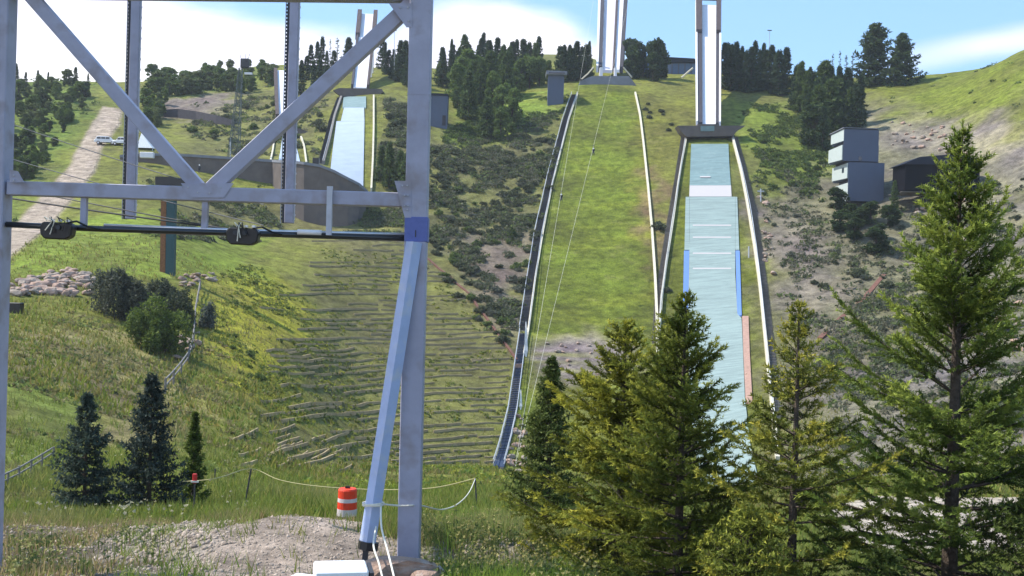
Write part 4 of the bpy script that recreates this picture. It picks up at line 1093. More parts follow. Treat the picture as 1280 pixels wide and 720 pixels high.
o = MB().box(P(187, 166, 250), (1.8, .9, .5)).build
o = MB().box(P(395, 202, 227), (1.3, 1.0, 1.5)).build('black_cabinet', M['black'], bevel=.06); tag(o, 'small black cabinet on the wall beside the shiny landing', 'cabinet')

# ------------------------------------------------------------ vehicles on the gravel road
def car(u, v, length, label, rz):
    p = ground(u, v, 100); root = empty('parked_car', p, rz); tag(root, label, 'car')
    def bld(mbx, nm, m, bev=0, parent=root):
        o = mbx.build(nm, m, None, bevel=bev); o.parent = parent; return o
    L2, W2 = length/2, .95
    mb = MB(); prof = [(-L2,.45),(-L2,1.0),(-L2*.92,1.12),(L2*.55,1.12),(L2*.95,.98),(L2,.8),(L2,.45)]
    n = len(prof); mb.add([(x,-W2,z) for x,z in prof]+[(x,W2,z) for x,z in prof], [tuple(range(n)), tuple(reversed(range(n,2*n)))]+[(i,(i+1)%n,(i+1)%n+n,i+n) for i in range(n)])
    bld(mb, 'body', M['carwhite'], .05)
    mb = MB(); prof = [(-L2*.9,1.12),(-L2*.8,1.75),(-L2*.65,1.85),(L2*.2,1.85),(L2*.32,1.75),(L2*.55,1.12)]
    n = len(prof); mb.add([(x,-W2*.88,z) for x,z in prof]+[(x,W2*.88,z) for x,z in prof], [tuple(range(n)), tuple(reversed(range(n,2*n)))]+[(i,(i+1)%n,(i+1)%n+n,i+n) for i in range(n)])
    bld(mb, 'cabin', M['carwhite'], .05)
    for x0, x1 in ((-L2*.76,-L2*.42),(-L2*.38,-L2*.02),(L2*.02,L2*.36)):
        for s in (-1,1): bld(MB().box(((x0+x1)/2, s*W2*.89, 1.43), (x1-x0,.03,.42)), 'window', M['glass'])
    for x in (-L2*.62, L2*.62):
        for s in (-1,1):
            wmb = MB(); wmb.tube([(x, s*(W2-.22), .36),(x, s*(W2+.02), .36)], .38, 14); wh = bld(wmb, 'wheel', M['rubber'])
            rm = MB(); rm.tube([(x, s*(W2+.01), .36),(x, s*(W2+.04), .36)], .2, 10); bld(rm, 'rim', M['steel'], 0, wh)
    for s in (-1,1): bld(MB().box((L2-.02, s*.65, .82), (.08,.35,.16)), 'headlight', M['refl'])
car(133, 181, 5.0, 'white estate car parked where the gravel road bends', R(4))
car(153, 182, 4.2, 'pale smaller car partly hidden behind the steel column', R(170))

# ------------------------------------------------------------ timber terraces
def terr_row(u0, v0, u1, v1, bow=0, thin=1.0):
    k = 6; pts = [(u0+(u1-u0)*i/(k-1), v0+(v1-v0)*i/(k-1) + bow*math.sin(math.pi*i/(k-1)) + U(-.45,.45)) for i in range(k)]
    pp = pix_path(pts, k)
    o = MB().path(pp, U(.10,.17)*thin, -.5, U(.17,.30)*thin).build('terrace_log', M['log'])
    tag(o, 'weathered timber step in the rows terracing the slope behind the steel post', 'terrace log', 'timber steps terracing the slope')
v = 302.0; r = 0
while v < 588:
    fr = max(0, (v-318)/270)
    left = 392 - 40*min(1, fr*1.6) - U(0, 34)*(U(0,1) < .6) + (55*max(0, fr-.55) if fr > .55 else 0); right = 535 + (v-318)*.80 if v < 440 else 640 - (v-440)*.12
    bendy = max(0, fr-.5)*2
    u = left + U(-8, 8)
    while u < right - 12:
        ln = U(38, 105); u1 = min(u+ln, right)
        rise = -(520-u)*.0 
        dv = -bendy*14*max(0, (540-u)/150)*(ln/60) - fr*2.5
        yy = v + bendy*max(0, (540-u))*.15
        if yy < 588 and U(0,1) < (.90 if u > 410 else .6): terr_row(u, yy, u1, yy+dv, bow=U(-1.2,1.2))
        u = u1 + U(1, 9)
    v += 5.4 + 3.0*fr; r += 1
for k_ in range(15):
    u_ = U(285, 425); v_ = U(535, 592) - max(0, 340-u_)*.05; ln = U(16, 38)
    terr_row(u_, v_, u_+ln, v_-ln*U(.28,.5), bow=U(-1,1), thin=.75)
for (a, b) in (((360,440),(395,436)), ((325,386),(360,390)), ((362,425),(412,425)), ((590,455),(612,450))):
    terr_row(a[0], a[1], b[0], b[1])
o = MB().path(pix_path([(530,318),(560,343),(590,375),(618,415),(646,452)], 14), .35, -.3, .25).build('rusty_board', M['rust']); tag(o, 'long reddish brown board bordering the terraces below the scrub', 'board')
o = MB().path(pix_path([(1025,422),(1060,385),(1080,368),(1105,345)], 4), .8, -.3, .35).build('rusty_pipe', M['rust']); tag(o, 'rusty red board lying slanted up the grey bank', 'board')

# ------------------------------------------------------------ rocks
import bmesh
def rock_mesh(seed, amp=.45):
    bm = bmesh.new(); bmesh.ops.create_icosphere(bm, subdivisions=2, radius=1)
    rs = np.random.default_rng(seed); pl = rs.normal(size=(9,3)); pl /= np.linalg.norm(pl, axis=1)[:,None]; dd = rs.uniform(.55,.9,9)
    for v in bm.verts:
        c = np.array(v.co)
        for n_, d_ in zip(pl, dd):
            q = c @ n_
            if q > d_: c = c - n_*(q-d_)
        v.co = Vector(c*np.array([1.15,.9,.75])) + Vector(rs.normal(size=3)*.03)
    me = bpy.data.meshes.new('rock'); bm.to_mesh(me); bm.free(); return me
RK = []
for i in range(5):
    me = rock_mesh(300+i); me.materials.append(M['rock'] if i % 2 else M['rock2']); RK.append(me)
def rocks(poly, n, s0, s1, label, group, y0=30):
    for (u, v) in scatter(poly, n):
        p = ground(u, v, y0); s = U(s0, s1)
        o = bpy.data.objects.new('boulder', random.choice(RK)); COL.objects.link(o)
        o.location = p + Vector((0,0,s*.3)); o.scale = (s*U(.8,1.3), s*U(.8,1.2), s*U(.6,1)); o.rotation_euler = (U(-.3,.3), U(-.3,.3), U(0,6.28)); tag(o, label, 'boulder', group)
rocks([(8,360),(40,345),(85,338),(115,345),(116,372),(60,368),(10,372)], 110, .3, .85, 'pale angular boulder in the heap left of the dark shrubs', 'boulder heap by the dark shrubs')
rocks([(222,346),(268,340),(272,352),(225,360)], 30, .25, .6, 'pale boulder in the small heap just past the dark shrubs', 'small boulder heap')
rocks([(228,400),(245,392),(248,435),(222,452),(215,445)], 22, .3, .6, 'whitish stone in the gully between green bush and wood fence', 'stones in the gully')
rocks([(948,235),(958,250),(970,345),(958,345)], 26, .3, .75, 'white rubble stone along the walkway of the matted jump', 'rubble along the walkway', 60)
rocks([(642,520),(654,522),(660,590),(636,590)], 26, .25, .6, 'pinkish stone piled at the foot of the lower stairway', 'stones at the stairway foot', 60)
rocks([(1140,262),(1205,248),(1212,272),(1150,278)], 12, .5, 1.2, 'large white stone under the near black cabin', 'stones under the dark cabin', 100)
rocks([(1160,395),(1285,350),(1285,440),(1165,440)], 45, .25, 1.0, 'layered pale stone on the grey cut bank behind the airy spruce', 'stones on the grey cut bank', 60)
rocks([(1110,150),(1210,160),(1215,195),(1108,185)], 40, .3, .8, 'grey scree stone uphill of the stepped grey tower', 'scree above the tower', 100)
rocks([(680,430),(800,425),(800,470),(690,470)], 30, .2, .5, 'pale stone on the bare patch of the grass landing', 'stones on the bare patch', 60)
for k, (u, v, s, lb) in enumerate(((655,632,.35,'pale flat rock on grass left of the small dark spruce'), (640,628,.28,'smaller pale rock next to the flat rock on the grass'))):
    p = ground(u, v, 12); o = bpy.data.objects.new('boulder', RK[1]); COL.objects.link(o); o.location = p + Vector((0,0,.05)); o.scale = (s*1.5, s, s*.5); tag(o, lb, 'boulder')

# ------------------------------------------------------------ teal and orange post with dark cap
p = ground(211, 343, 60); yy = p.y; rt = empty('sign_post', p); tag(rt, 'thick teal and orange post with a dark flat cap behind the shrubs', 'post')
slab_px([(208.5,231),(219,231),(217,345),(206.5,345)], yy, .9, 'teal_post', M['teal'], rt)
slab_px([(201.5,231),(208.2,231),(206.2,345),(199.5,345)], yy+.1, .7, 'orange_board', M['orust'], rt)
slab_px([(194,220.5),(214,221),(232,224),(233,232),(194,231)], yy-.3, 2.0, 'cap', M['black'], rt)

# ------------------------------------------------------------ fences
def rail_fence(pts, n, label, h=.9, Y0=20, m='plank_g', rr=.05, rails=2):
    pts = np.array(pts, float); d = np.r_[0, np.cumsum(np.hypot(*np.diff(pts, axis=0).T))]; c = []
    for s in np.linspace(0, d[-1], n): c.append(ground(np.interp(s, d, pts[:,0]), np.interp(s, d, pts[:,1]), Y0))
    root = empty('rail_fence', c[0]); tag(root, label, 'fence')
    for p in c: MB().tube([p - Vector((0,0,.3)), p + Vector((U(-.04,.04),0,h*U(.95,1.08)))], rr*1.3, 6).build('post', M[m], root)
    for k in range(rails):
        z = h*(.92 - .42*k)
        MB().tube([p + Vector((0, -.06, z)) for p in c], rr, 6).build('rail', M['plank_g'], root)
rail_fence([(250,362),(244,395),(243,420),(238,450),(222,474),(206,492)], 10, 'weathered rail fence running down the gully behind the green bush', h=1.1, rr=.07)
rail_fence([(-5,616),(22,602),(45,588),(66,574)], 6, 'old low rail fence on the grass left of the blue spruces', h=.55, rr=.035)
o = MB().box(ground(16, 391, 30) + Vector((0,0,.45)), (1.7,.9,1.0)).build('black_box', M['black'], bevel=.04); tag(o, 'black box on the grass by the left steel post', 'box')

# ------------------------------------------------------------ the steel frame in the foreground
FY = 14.5
fb = ground(511, 690, 8)
fr = empty('steel_frame', Vector((P(511,690,FY).x, FY, gz(P(511,690,FY).x, FY)))); tag(fr, 'lavender painted steel frame with posts, crossbeams and slanted pale blue strut', 'steel frame')
up = (0, 1, 0)
MB().beam(P(528.5,-60,FY), P(510.5,720,FY), .29, .29).build('post', M['lav'], fr, bevel=.012)
MB().beam(P(4.5,-60,FY), P(-18,760,FY), .29, .29).build('post', M['lav'], fr, bevel=.012)
MB().beam(P(14,-11,FY), P(514,-5.5,FY), .17, .2).build('top_beam', M['lav'], fr, bevel=.01)
MB().beam(P(12,235.5,FY), P(511,250.5,FY), .185, .2).build('crossbeam', M['lav'], fr, bevel=.01)
MB().beam(P(36,-8,FY-.01), P(252,238,FY-.01), .17, .16).build('brace', M['lav'], fr, bevel=.008)
MB().beam(P(518,2,FY-.01), P(264,237,FY-.01), .19, .16).build('brace', M['lav'], fr, bevel=.008)
mb = MB(); 
mb.add([P(u,v,FY-.115) for u,v in ((226,229),(292,229),(280,247),(238,247))]+[P(u,v,FY-.095) for u,v in ((226,229),(292,229),(280,247),(238,247))], [(0,1,2,3),(7,6,5,4),(0,4,5,1),(1,5,6,2),(2,6,7,3),(3,7,4,0)])
mb.build('gusset_plate', M['lav'], fr)
mb = MB(); mb.box(P(508,251,FY-.15), (.09,.012,.24), rot=Matrix.Rotation(-ROLL,3,'Y')); mb.build('joint_plate', M['lav'], fr)
mb = MB()
for (u,v) in ((505.5,244),(505.5,257),(510,244),(510,257),(235,234),(247,240),(262,241),(276,234)): mb.tube([P(u,v,FY-.2 if u>400 else FY-.125), P(u,v,FY-.1)], .011, 6)
mb.build('bolt', M['lav_pale'], fr)
# welded corner plates with bolt heads, weld seams
for (pl, bl) in (([(493,226),(514,226),(514,272),(506,272)], ((503,232),(509,232),(509,262))), ([(12,212),(22,214),(30,228),(12,228)], ((17,219),(17,225))), ([(486,4),(515,4),(515,34),(508,34)], ((500,9),(510,9),(511,26)))):
    mb = MB(); q = [P(u, v, FY-.152) for u, v in pl]; q2 = [p + Vector((0,.014,0)) for p in q]; n = len(q)
    mb.add(q+q2, [tuple(range(n)), tuple(reversed(range(n,2*n)))]+[(i,i+n,(i+1)%n+n,(i+1)%n) for i in range(n)]); g_ = mb.build('corner_plate', M['lav'], fr)
    mb = MB(); [mb.tube([P(u,v,FY-.168), P(u,v,FY-.15)], .012, 6) for u, v in bl]; mb.build('plate_bolt', M['lav_pale'], fr)
for v in (120, 420, 560):
    a = P(528.5,-60,FY).lerp(P(510.5,720,FY), (v+60)/780); MB().box(a, (.296,.296,.012), rot=Matrix.Rotation(ROLL*0,3,'Y')).build('weld_seam', M['lav'], fr)
# tape wrapped round the post
MB().beam(P(521.6,271.5,FY), P(520.9,303,FY), .302, .302).build('blue_tape', M['tape'], fr, bevel=.01)
MB().box(P(519.5,292,FY-.155), (.012,.006,.09)).build('tape_slit', M['black'], fr)
# slanted tube strut, diamond section, with its dark foot
foot = P(456.5, 690, FY-.5)
MB().tube([P(517.5,303,FY-.16), P(459,680,FY-.45)], .105, 4).build('strut', M['strut'], fr)
mb = MB(); mb.tube([P(461,677,FY-.45), P(459.3,687,FY-.46)], .13, 8); mb.build('foot_collar', M['black'], fr)
MB().beam(P(457.8,684,FY-.45), P(455.5,706,FY-.47), .07, .07).build('foot_bar', M['dark_steel'], fr)
# pale hangers and the long black pipe
MB().beam(P(106,240,FY-.02), P(104.5,283,FY-.02), .075, .075).build('hanger', M['lav'], fr)
MB().beam(P(257.5,246,FY-.02), P(255.5,287,FY-.02), .075, .075).build('hanger', M['lav'], fr)
MB().beam(P(412.5,233,FY-.13), P(411,294,FY-.13), .07, .06).build('hanger', M['lav_pale'], fr)
MB().tube([P(8,280.5,FY-.06), P(120,286,FY-.06), P(507,298,FY-.06)], .040, 10).build('black_pipe', M['blackm'], fr, smooth=True)
MB().tube([P(130,281.5,FY-.04), P(300,288,FY-.04), P(507,293.2,FY-.04)], .020, 8).build('pipe_highlight', M['steel'], fr, smooth=True)  # thin bright tube added as the highlight along the black pipe
MB().tube([P(372,290,FY-.09), P(402,291,FY-.09)], .035, 8).build('pipe_glint', M['white'], fr, smooth=True)  # short white tube added as the broad glint on the pipe
# columns hanging at the back of the frame, with a punched edge
for (u0, u1, vb) in ((171, 163.5, 274), (369, 361.5, 279)):
    Y = 18.5; t = lambda v: u0 + (u1-u0)*(v+10)/(vb+10)
    MB().beam(P(t(-60),-60,Y), P(t(vb),vb,Y), .15, .12).build('back_column', M['lav'], fr, bevel=.008)
    MB().beam(P(t(-60)-7.2,-60,Y+.01), P(t(vb)-7.2,vb,Y+.01), .032, .10).build('dark_flange', M['dark_steel'], fr)
    MB().beam(P(t(-60)-10.8,-60,Y), P(t(vb)-10.8,vb,Y), .012, .03).build('edge_strip', M['lav_pale'], fr)
    mb = MB(); v = -58
    while v < vb-3:
        mb.box(P(t(v)-9.2, v, Y), (.045, .02, .035)); v += 4.6
    mb.build('punched_edge', M['dark_steel'], fr)
    mb = MB(); v = -56
    while v < vb-6:
        mb.box(P(t(v)+6.6, v, Y-.07), (.022, .02, .03)); v += 13
    mb.beam(P(t(-60)+6.6,-60,Y-.06), P(t(vb)+6.6,vb-4,Y-.06), .006, .02)
    mb.build('bolt_row', M['lav_pale'], fr)
MB().beam(P(120,-34,18.5), P(560,-22,18.5), .2, .2).build('back_beam', M['lav'], fr)
MB().beam(P(528,-34,FY), P(536,-34,18.6), .2, .2, up=(0,0,1)).build('side_beam', M['lav'], fr)
MB().beam(P(4,-45,FY), P(60,-40,18.6), .2, .2, up=(0,0,1)).build('side_beam', M['lav'], fr)
MB().beam(P(60,-40,18.5), P(125,-36,18.5), .2, .2).build('back_beam', M['lav'], fr)

# ------------------------------------------------------------ pulley blocks on the pipe
def pulley(u, v, label, seed):
    rs = random.Random(seed); c = P(u, v, FY-.2); root = empty('pulley_block', c); tag(root, label, 'pulley block')
    mb = MB(); prof = [(-.21,.04),(-.17,.09),(.18,.085),(.22,.03),(.20,-.09),(.12,-.135),(-.15,-.13),(-.20,-.07)]
    n = len(prof); mb.add([c+Vector((x,-.08,z)) for x,z in prof]+[c+Vector((x,.08,z)) for x,z in prof], [tuple(range(n)),tuple(reversed(range(n,2*n)))]+[(i,(i+1)%n,(i+1)%n+n,i+n) for i in range(n)])
    mb.build('housing', M['black'], root, bevel=.015)
    for k in range(2):
        x = -.08 + .12*k
        MB().tube([c+Vector((x,-.11,.02)), c+Vector((x,-.085,.02))], .03, 12).build('wheel', M['dark_steel'], root)
    for k in range(5):
        x = rs.uniform(-.12,.16); p0 = c+Vector((x,-.1,.1)); pts = [p0, p0+Vector((rs.uniform(-.03,.05),-.03,.05)), p0+Vector((rs.uniform(.0,.1),-.04,.0)), p0+Vector((rs.uniform(-.05,.1),-.03,-.1-.1*rs.random()))]
        MB().tube(pts, .007, 6).build('cord', M['rope' if k % 2 else 'black'], root)
    for k in range(3): MB().lathe(c+Vector((-.05+.1*k,-.06,.09)), [(.0,0),(.028,.005),(.028,.03),(.0,.035)], 8).build('shackle', M['steel'], root)
    MB().tube([c+Vector((.12,0,.09)), c+Vector((.24,.0,.11)), c+Vector((.36,.06,.05)), c+Vector((.50,.06,.02))], .014, 6).build('hose', M['black'], root)
pulley(72.5, 286.5, 'black pulley block hung on the pipe beside the left steel post', 3)
pulley(304, 293.5, 'black pulley block with tangled pale cords at mid pipe', 8)

# ------------------------------------------------------------ cables
def cable(pts, r, label, m='dark_steel', sagp=0):
    o = MB().tube(pts, r, 6).build('cable', M[m]); return tag(o, label, 'cable')
def span(a, b, sag, n=20): 
    return [a.lerp(b, i/n) - Vector((0,0,4*sag*(i/n)*(1-i/n))) for i in range(n+1)]
cable(span(P(-60,128,22), P(330,256,15.2), .05), .008, 'thin dark cable crossing the gravel road, uppermost of four')
cable(span(P(-60,176,22), P(330,282,15.6), .05), .008, 'thin dark cable crossing the gravel road, second of four from above')
cable(span(P(-60,219,16), P(300,289,14.8), .02), .009, 'thin dark cable just under the crossbeam, third of four from above')
cable(span(P(-60,236,15.2), P(285,286,14.75), .02), .013, 'thicker black cable just above the pulley blocks, lowest of four')
cable(span(P(801,-60,380), P(643,588,118), 0), .014, 'thin pale zip line over the grass landing, nearest its middle', 'rope')
cable(span(P(752,-60,380), P(643,588,118), 0), .014, 'thin pale zip line over the grass landing, nearest the stairway', 'rope')

# ------------------------------------------------------------ people on the zip lines
def person(root_loc, J, E, Rr, label, top='cloth_d'):
    me = bpy.data.meshes.new('person'); me.from_pydata(J, E, []); 
    o = bpy.data.objects.new('person', me); COL.objects.link(o); o.location = root_loc; me.materials.append(M[top])
    s = o.modifiers.new('skin', 'SKIN'); s.use_smooth_shade = True
    for i, v in enumerate(me.skin_vertices[0].data): v.radius = (Rr[i], Rr[i]); v.use_root = (i == 0)
    q = o.modifiers.new('sub', 'SUBSURF'); q.levels = 1; q.render_levels = 1
    tag(o, label, 'person')
    hd = bpy.data.objects.new('helmet', bpy.data.meshes.new('helmet')); bm = bmesh.new(); bmesh.ops.create_uvsphere(bm, u_segments=12, v_segments=8, radius=.15); bm.to_mesh(hd.data); bm.free()
    COL.objects.link(hd); hd.parent = o; return o, hd
RS = [.15,.13,.17,.07,.11, .08,.06,.045, .08,.06,.045, .10,.075,.06,.10,.075,.06]
seat = [(0,0,0),(0,.03,.25),(0,.05,.48),(0,.04,.60),(0,.0,.74), (.22,.04,.46),(.25,-.15,.55),(.12,-.25,.75), (-.22,.04,.46),(-.25,-.15,.55),(-.12,-.25,.75), (.11,-.2,-.02),(.13,-.5,.0),(.13,-.55,-.42), (-.11,-.2,-.02),(-.13,-.5,.0),(-.13,-.55,-.42)]
EDG = [(0,1),(1,2),(2,3),(3,4),(2,5),(5,6),(6,7),(2,8),(8,9),(9,10),(0,11),(11,12),(12,13),(0,14),(14,15),(15,16)]
def on_cable(a, b, v):
    for i in range(2000):
        p = a.lerp(b, i/2000); xc = p.x*CR + (p.z-CAMZ)*SR; yc = -p.x*SR + (p.z-CAMZ)*CR
        if 360 - F*yc/p.y >= v: return p
for (a, b, v, lb) in ((P(801,-60,380), P(643,588,118), 182, 'dark clothed person riding the upper zip line over the grass'), (P(752,-60,380), P(643,588,118), 239, 'dark clothed person riding the zip line close to the stairway')):
    q = on_cable(a, b, v); o, hd = person(q - Vector((0,0,1.35)), seat, EDG, RS, lb); hd.data.materials.append(M['white']); hd.location = (0,0,.78)
    o2 = MB().tube([q, q - Vector((0,.1,.75))], .03, 5); o2.box(q, (.3,.12,.12)); o2.build('harness_strap', M['black'], o)
std = [(0,0,0),(0,0,.25),(0,0,.50),(0,0,.62),(0,0,.74), (.22,0,.48),(.27,-.03,.2),(.25,-.15,-.02), (-.22,0,.48),(-.27,-.03,.2),(-.25,-.1,-.02), (.11,0,-.08),(.12,-.02,-.48),(.13,0,-.9), (-.11,0,-.08),(-.12,.05,-.48),(-.13,.05,-.9)]
g = ground(249, 217, 100); o, hd = person(g + Vector((0,0,.95)), std, EDG, RS, 'person with white helmet standing below the curved grey wall'); hd.data.materials.append(M['white']); hd.location = (0,0,.8)

# ------------------------------------------------------------ barrel, stakes, ropes, slab, footing
bg_ = ground(433.5, 649.5, 20); by = bg_.y; hb = px_h(39, by)
br = empty('traffic_barrel', bg_); tag(br, 'orange traffic barrel with pale reflective bands behind the gravel mound', 'traffic barrel')
s = hb/1.0
zz = [0,.10,.32,.46,.70,.84,.97]
MB().lathe(bg_, [(.36*s,-.1*s),(.37*s,.05*s),(.33*s,.07*s),(.325*s,.14*s)], 24).build('rubber_base', M['rubber'], br, smooth=False)
MB().lathe(bg_, [(.325*s,.14*s),(.32*s,.36*s)], 24).build('reflective_band', M['refl'], br)
MB().lathe(bg_, [(.318*s,.36*s),(.31*s,.58*s)], 24).build('orange_body', M['orange'], br)
MB().lathe(bg_, [(.312*s,.58*s),(.305*s,.70*s)], 24).build('reflective_band', M['refl'], br)
MB().lathe(bg_, [(.302*s,.70*s),(.30*s,.95*s),(.27*s,1.0*s)], 24).build('orange_body', M['orange'], br)
MB().box(bg_ + Vector((0,0,1.03*s)), (.16*s,.05*s,.09*s)).build('handle', M['black'], br)
def stake(u0, v0, u1, v1, label, m='dark_steel', r=.02):
    g = ground(u1, v1, 20); o = MB().tube([g - Vector((0,0,.2)), P(u0, v0, g.y)], r, 6).build('stake', M[m]); tag(o, label, 'stake'); return P(u0, v0, g.y)
sA = stake(314, 586, 305, 630, 'thin dark leaning stake in grass left of the barrel', r=.03)
sB = stake(594, 598, 597, 640, 'thin dark stake holding the yellow rope end right of the post', r=.025)
sC = stake(269, 586, 268, 604, 'short dark stake beyond the red marker', r=.03)
gq = P(243, 622, 31.5); gq.z = gz(gq.x, gq.y); rm = empty('red_marker', gq); tag(rm, 'small red marker on a dark stake beside the slim young tree', 'marker')
MB().tube([gq - Vector((0,0,.1)), P(243.8, 592, gq.y)], .025, 6).build('stake', M['dark_steel'], rm)
MB().box(P(243.5, 598, gq.y-.03), (.13,.06,.28)).build('red_plate', M['red'], rm, bevel=.02)
o = MB().box(P(243.5, 602, gq.y-.05), (.22,.05,.05)).build('pale_clip', M['rope'], rm)
o = bpy.data.objects.new('white_stone', RK[3]); COL.objects.link(o); g = ground(216, 613, 15); o.location = g + Vector((0,0,.1)); o.scale = (.3,.2,.14); o.data = RK[3].copy(); o.data.materials.clear(); o.data.materials.append(M['white_slab']); tag(o, 'bright white stone on grass right under the larger blue spruce', 'stone')
def rope(pts, r, label, m='yrope'):
    q = []
    P_ = [Vector(p) for p in pts]
    for i in range(len(P_)-1):
        a, b = P_[max(i-1,0)], P_[i]; c, d = P_[i+1], P_[min(i+2, len(P_)-1)]
        for k in range(6):
            t = k/6; q.append(.5*((2*b) + (c-a)*t + (2*a-5*b+4*c-d)*t*t + (3*b-a-3*c+d)*t**3))
    q.append(P_[-1]); o = MB().tube(q, r, 6).build('rope', M[m]); return tag(o, label, 'rope')
ya, yb = sA.y, sB.y
yy = lambda f: ya + (yb-ya)*f
rope([P(228,602,gq.y+2), P(270,598,gq.y+1), sA, P(350,600,yy(.15)), P(400,608,yy(.35)), P(470,612,yy(.55)), P(540,610,yy(.8)), sB], .014, 'pale yellow rope strung from stake to stake behind the post')
rope([P(463,628,FY-.42), P(497,632,FY-.2), P(525,632,FY+.2), P(552,637,FY+4), P(572,630,FY+8), P(586,616,FY+11), sB + Vector((0,0,-.02))], .012, 'sagging yellow rope loop right of the steel post', 'rope')
def on_strut(v): 
    f_ = (v-303)/(680-303); return P(517.5,303,FY-.16).lerp(P(459,680,FY-.45), f_)
c = on_strut(632); ring = []
for i in range(26):
    a = i*.75; ring.append(c + Vector((math.cos(a)*.135, math.sin(a)*.13, .01*math.sin(i*1.1) + i*.0012)))
rope(ring, .010, 'white rope wound round the pale blue strut', 'rope')
rope([c + Vector((.11,-.1,0)), P(477,660,13.6), P(485,690,13.2), P(496,735,12.4)], .012, 'white guy rope from the strut to the boulder, longer of two', 'rope')
rope([c + Vector((.06,-.13,-.25)), P(467,682,13.4), P(474,705,13.1), P(481,735,12.6)], .012, 'white guy rope from the strut to the boulder, shorter of two', 'rope')
sl = P(412, 722, 12.9); g = gz(sl.x, sl.y)
root = empty('white_box', Vector((sl.x, sl.y, g)), 0); tag(root, 'low white box on the ground beside the strut foot', 'box')
tz = P(412, 708, 12.9).z
MB().box((sl.x+.12, sl.y+.05, (tz+g-.1)/2), (.62,.52,tz-g+.1), R(12)).build('box_body', M['white_slab'], root, bevel=.02)
MB().box((sl.x-.33, sl.y-.18, (tz+g-.2)/2-.02), (.34,.5,tz-g+.02), R(-20)).build('box_end', M['white_slab'], root, bevel=.02)
MB().box((sl.x+.46, sl.y+.12, (tz+g-.1)/2-.01), (.05,.50,tz-g+.06), R(12)).build('side_panel', M['dark_steel'], root)
for (u, v, Y, sx_, sy_, sz_, me, lb) in ((500, 712, 13.55, .50, .35, .24, 0, 'broad earthy boulder at the strut foot'), (462, 722, 13.5, .22, .25, .20, 1, 'small earthy rock between white box and broad boulder'), (530, 722, 13.3, .16, .2, .16, 2, 'small rock leaning against the broad boulder')):
    p = P(u, v, Y); o = bpy.data.objects.new('earthy_boulder', RK[me]); COL.objects.link(o); o.location = p; o.scale = (sx_, sy_, sz_); o.rotation_euler = (0,.1,U(0,3)) if me else (0,0,.1); tag(o, lb, 'boulder')

# ------------------------------------------------------------ foreground and middle trees
def tree_at(name, u_base, v_base, Y, u_top, v_top, label, **kw):
    b = P(u_base, v_base, Y); g = gz(b.x, b.y); t = P(u_top, v_top, Y)
    H = t.z - g + .15
    return make_near_tree(name, Vector((b.x, b.y, g-.15)), label, H=H, **kw)
YG = dict(c_lo=(.030,.048,.012), c_hi=(.25,.285,.048), tipc=(.46,.44,.07))
DG = dict(c_lo=(.030,.050,.016), c_hi=(.12,.155,.038))
BL = dict(c_lo=(.028,.045,.036), c_hi=(.085,.115,.085))
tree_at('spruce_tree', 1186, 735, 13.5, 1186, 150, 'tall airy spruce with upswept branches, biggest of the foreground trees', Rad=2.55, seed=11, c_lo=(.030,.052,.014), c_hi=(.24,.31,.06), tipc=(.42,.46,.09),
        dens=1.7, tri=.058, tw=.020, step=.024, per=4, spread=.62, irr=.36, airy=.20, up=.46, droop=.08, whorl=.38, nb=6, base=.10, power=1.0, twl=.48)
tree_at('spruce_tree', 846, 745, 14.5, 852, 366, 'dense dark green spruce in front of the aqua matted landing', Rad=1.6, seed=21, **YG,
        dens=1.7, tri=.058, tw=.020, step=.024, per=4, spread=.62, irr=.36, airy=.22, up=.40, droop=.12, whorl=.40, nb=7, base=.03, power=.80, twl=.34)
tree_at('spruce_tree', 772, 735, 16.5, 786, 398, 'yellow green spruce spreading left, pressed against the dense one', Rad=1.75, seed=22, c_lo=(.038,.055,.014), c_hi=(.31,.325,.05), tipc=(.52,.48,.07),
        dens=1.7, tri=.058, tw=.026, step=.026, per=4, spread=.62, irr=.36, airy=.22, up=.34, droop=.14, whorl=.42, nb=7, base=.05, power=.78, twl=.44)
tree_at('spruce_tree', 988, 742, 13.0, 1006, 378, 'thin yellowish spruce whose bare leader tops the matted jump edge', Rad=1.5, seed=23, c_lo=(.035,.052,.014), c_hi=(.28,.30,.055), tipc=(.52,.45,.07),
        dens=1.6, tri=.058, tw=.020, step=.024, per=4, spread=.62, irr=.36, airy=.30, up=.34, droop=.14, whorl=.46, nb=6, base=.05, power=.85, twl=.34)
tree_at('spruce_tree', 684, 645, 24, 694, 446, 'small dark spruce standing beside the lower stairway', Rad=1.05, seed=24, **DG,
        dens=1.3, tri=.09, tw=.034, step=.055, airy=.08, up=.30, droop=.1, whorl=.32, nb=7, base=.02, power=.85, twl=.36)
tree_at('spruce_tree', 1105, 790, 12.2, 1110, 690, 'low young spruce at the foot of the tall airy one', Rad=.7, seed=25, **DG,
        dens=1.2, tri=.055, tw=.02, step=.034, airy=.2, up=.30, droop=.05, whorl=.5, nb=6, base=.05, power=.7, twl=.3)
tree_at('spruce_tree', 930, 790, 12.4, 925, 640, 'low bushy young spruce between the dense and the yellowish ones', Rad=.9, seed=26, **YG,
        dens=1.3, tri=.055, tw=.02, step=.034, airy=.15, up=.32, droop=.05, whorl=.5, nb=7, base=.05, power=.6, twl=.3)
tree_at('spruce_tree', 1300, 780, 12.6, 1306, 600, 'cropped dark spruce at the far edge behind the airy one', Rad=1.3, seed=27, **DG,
        dens=1.2, tri=.055, tw=.02, step=.034, airy=.25, up=.30, droop=.05, whorl=.45, nb=6, base=.05, power=.6, twl=.3)
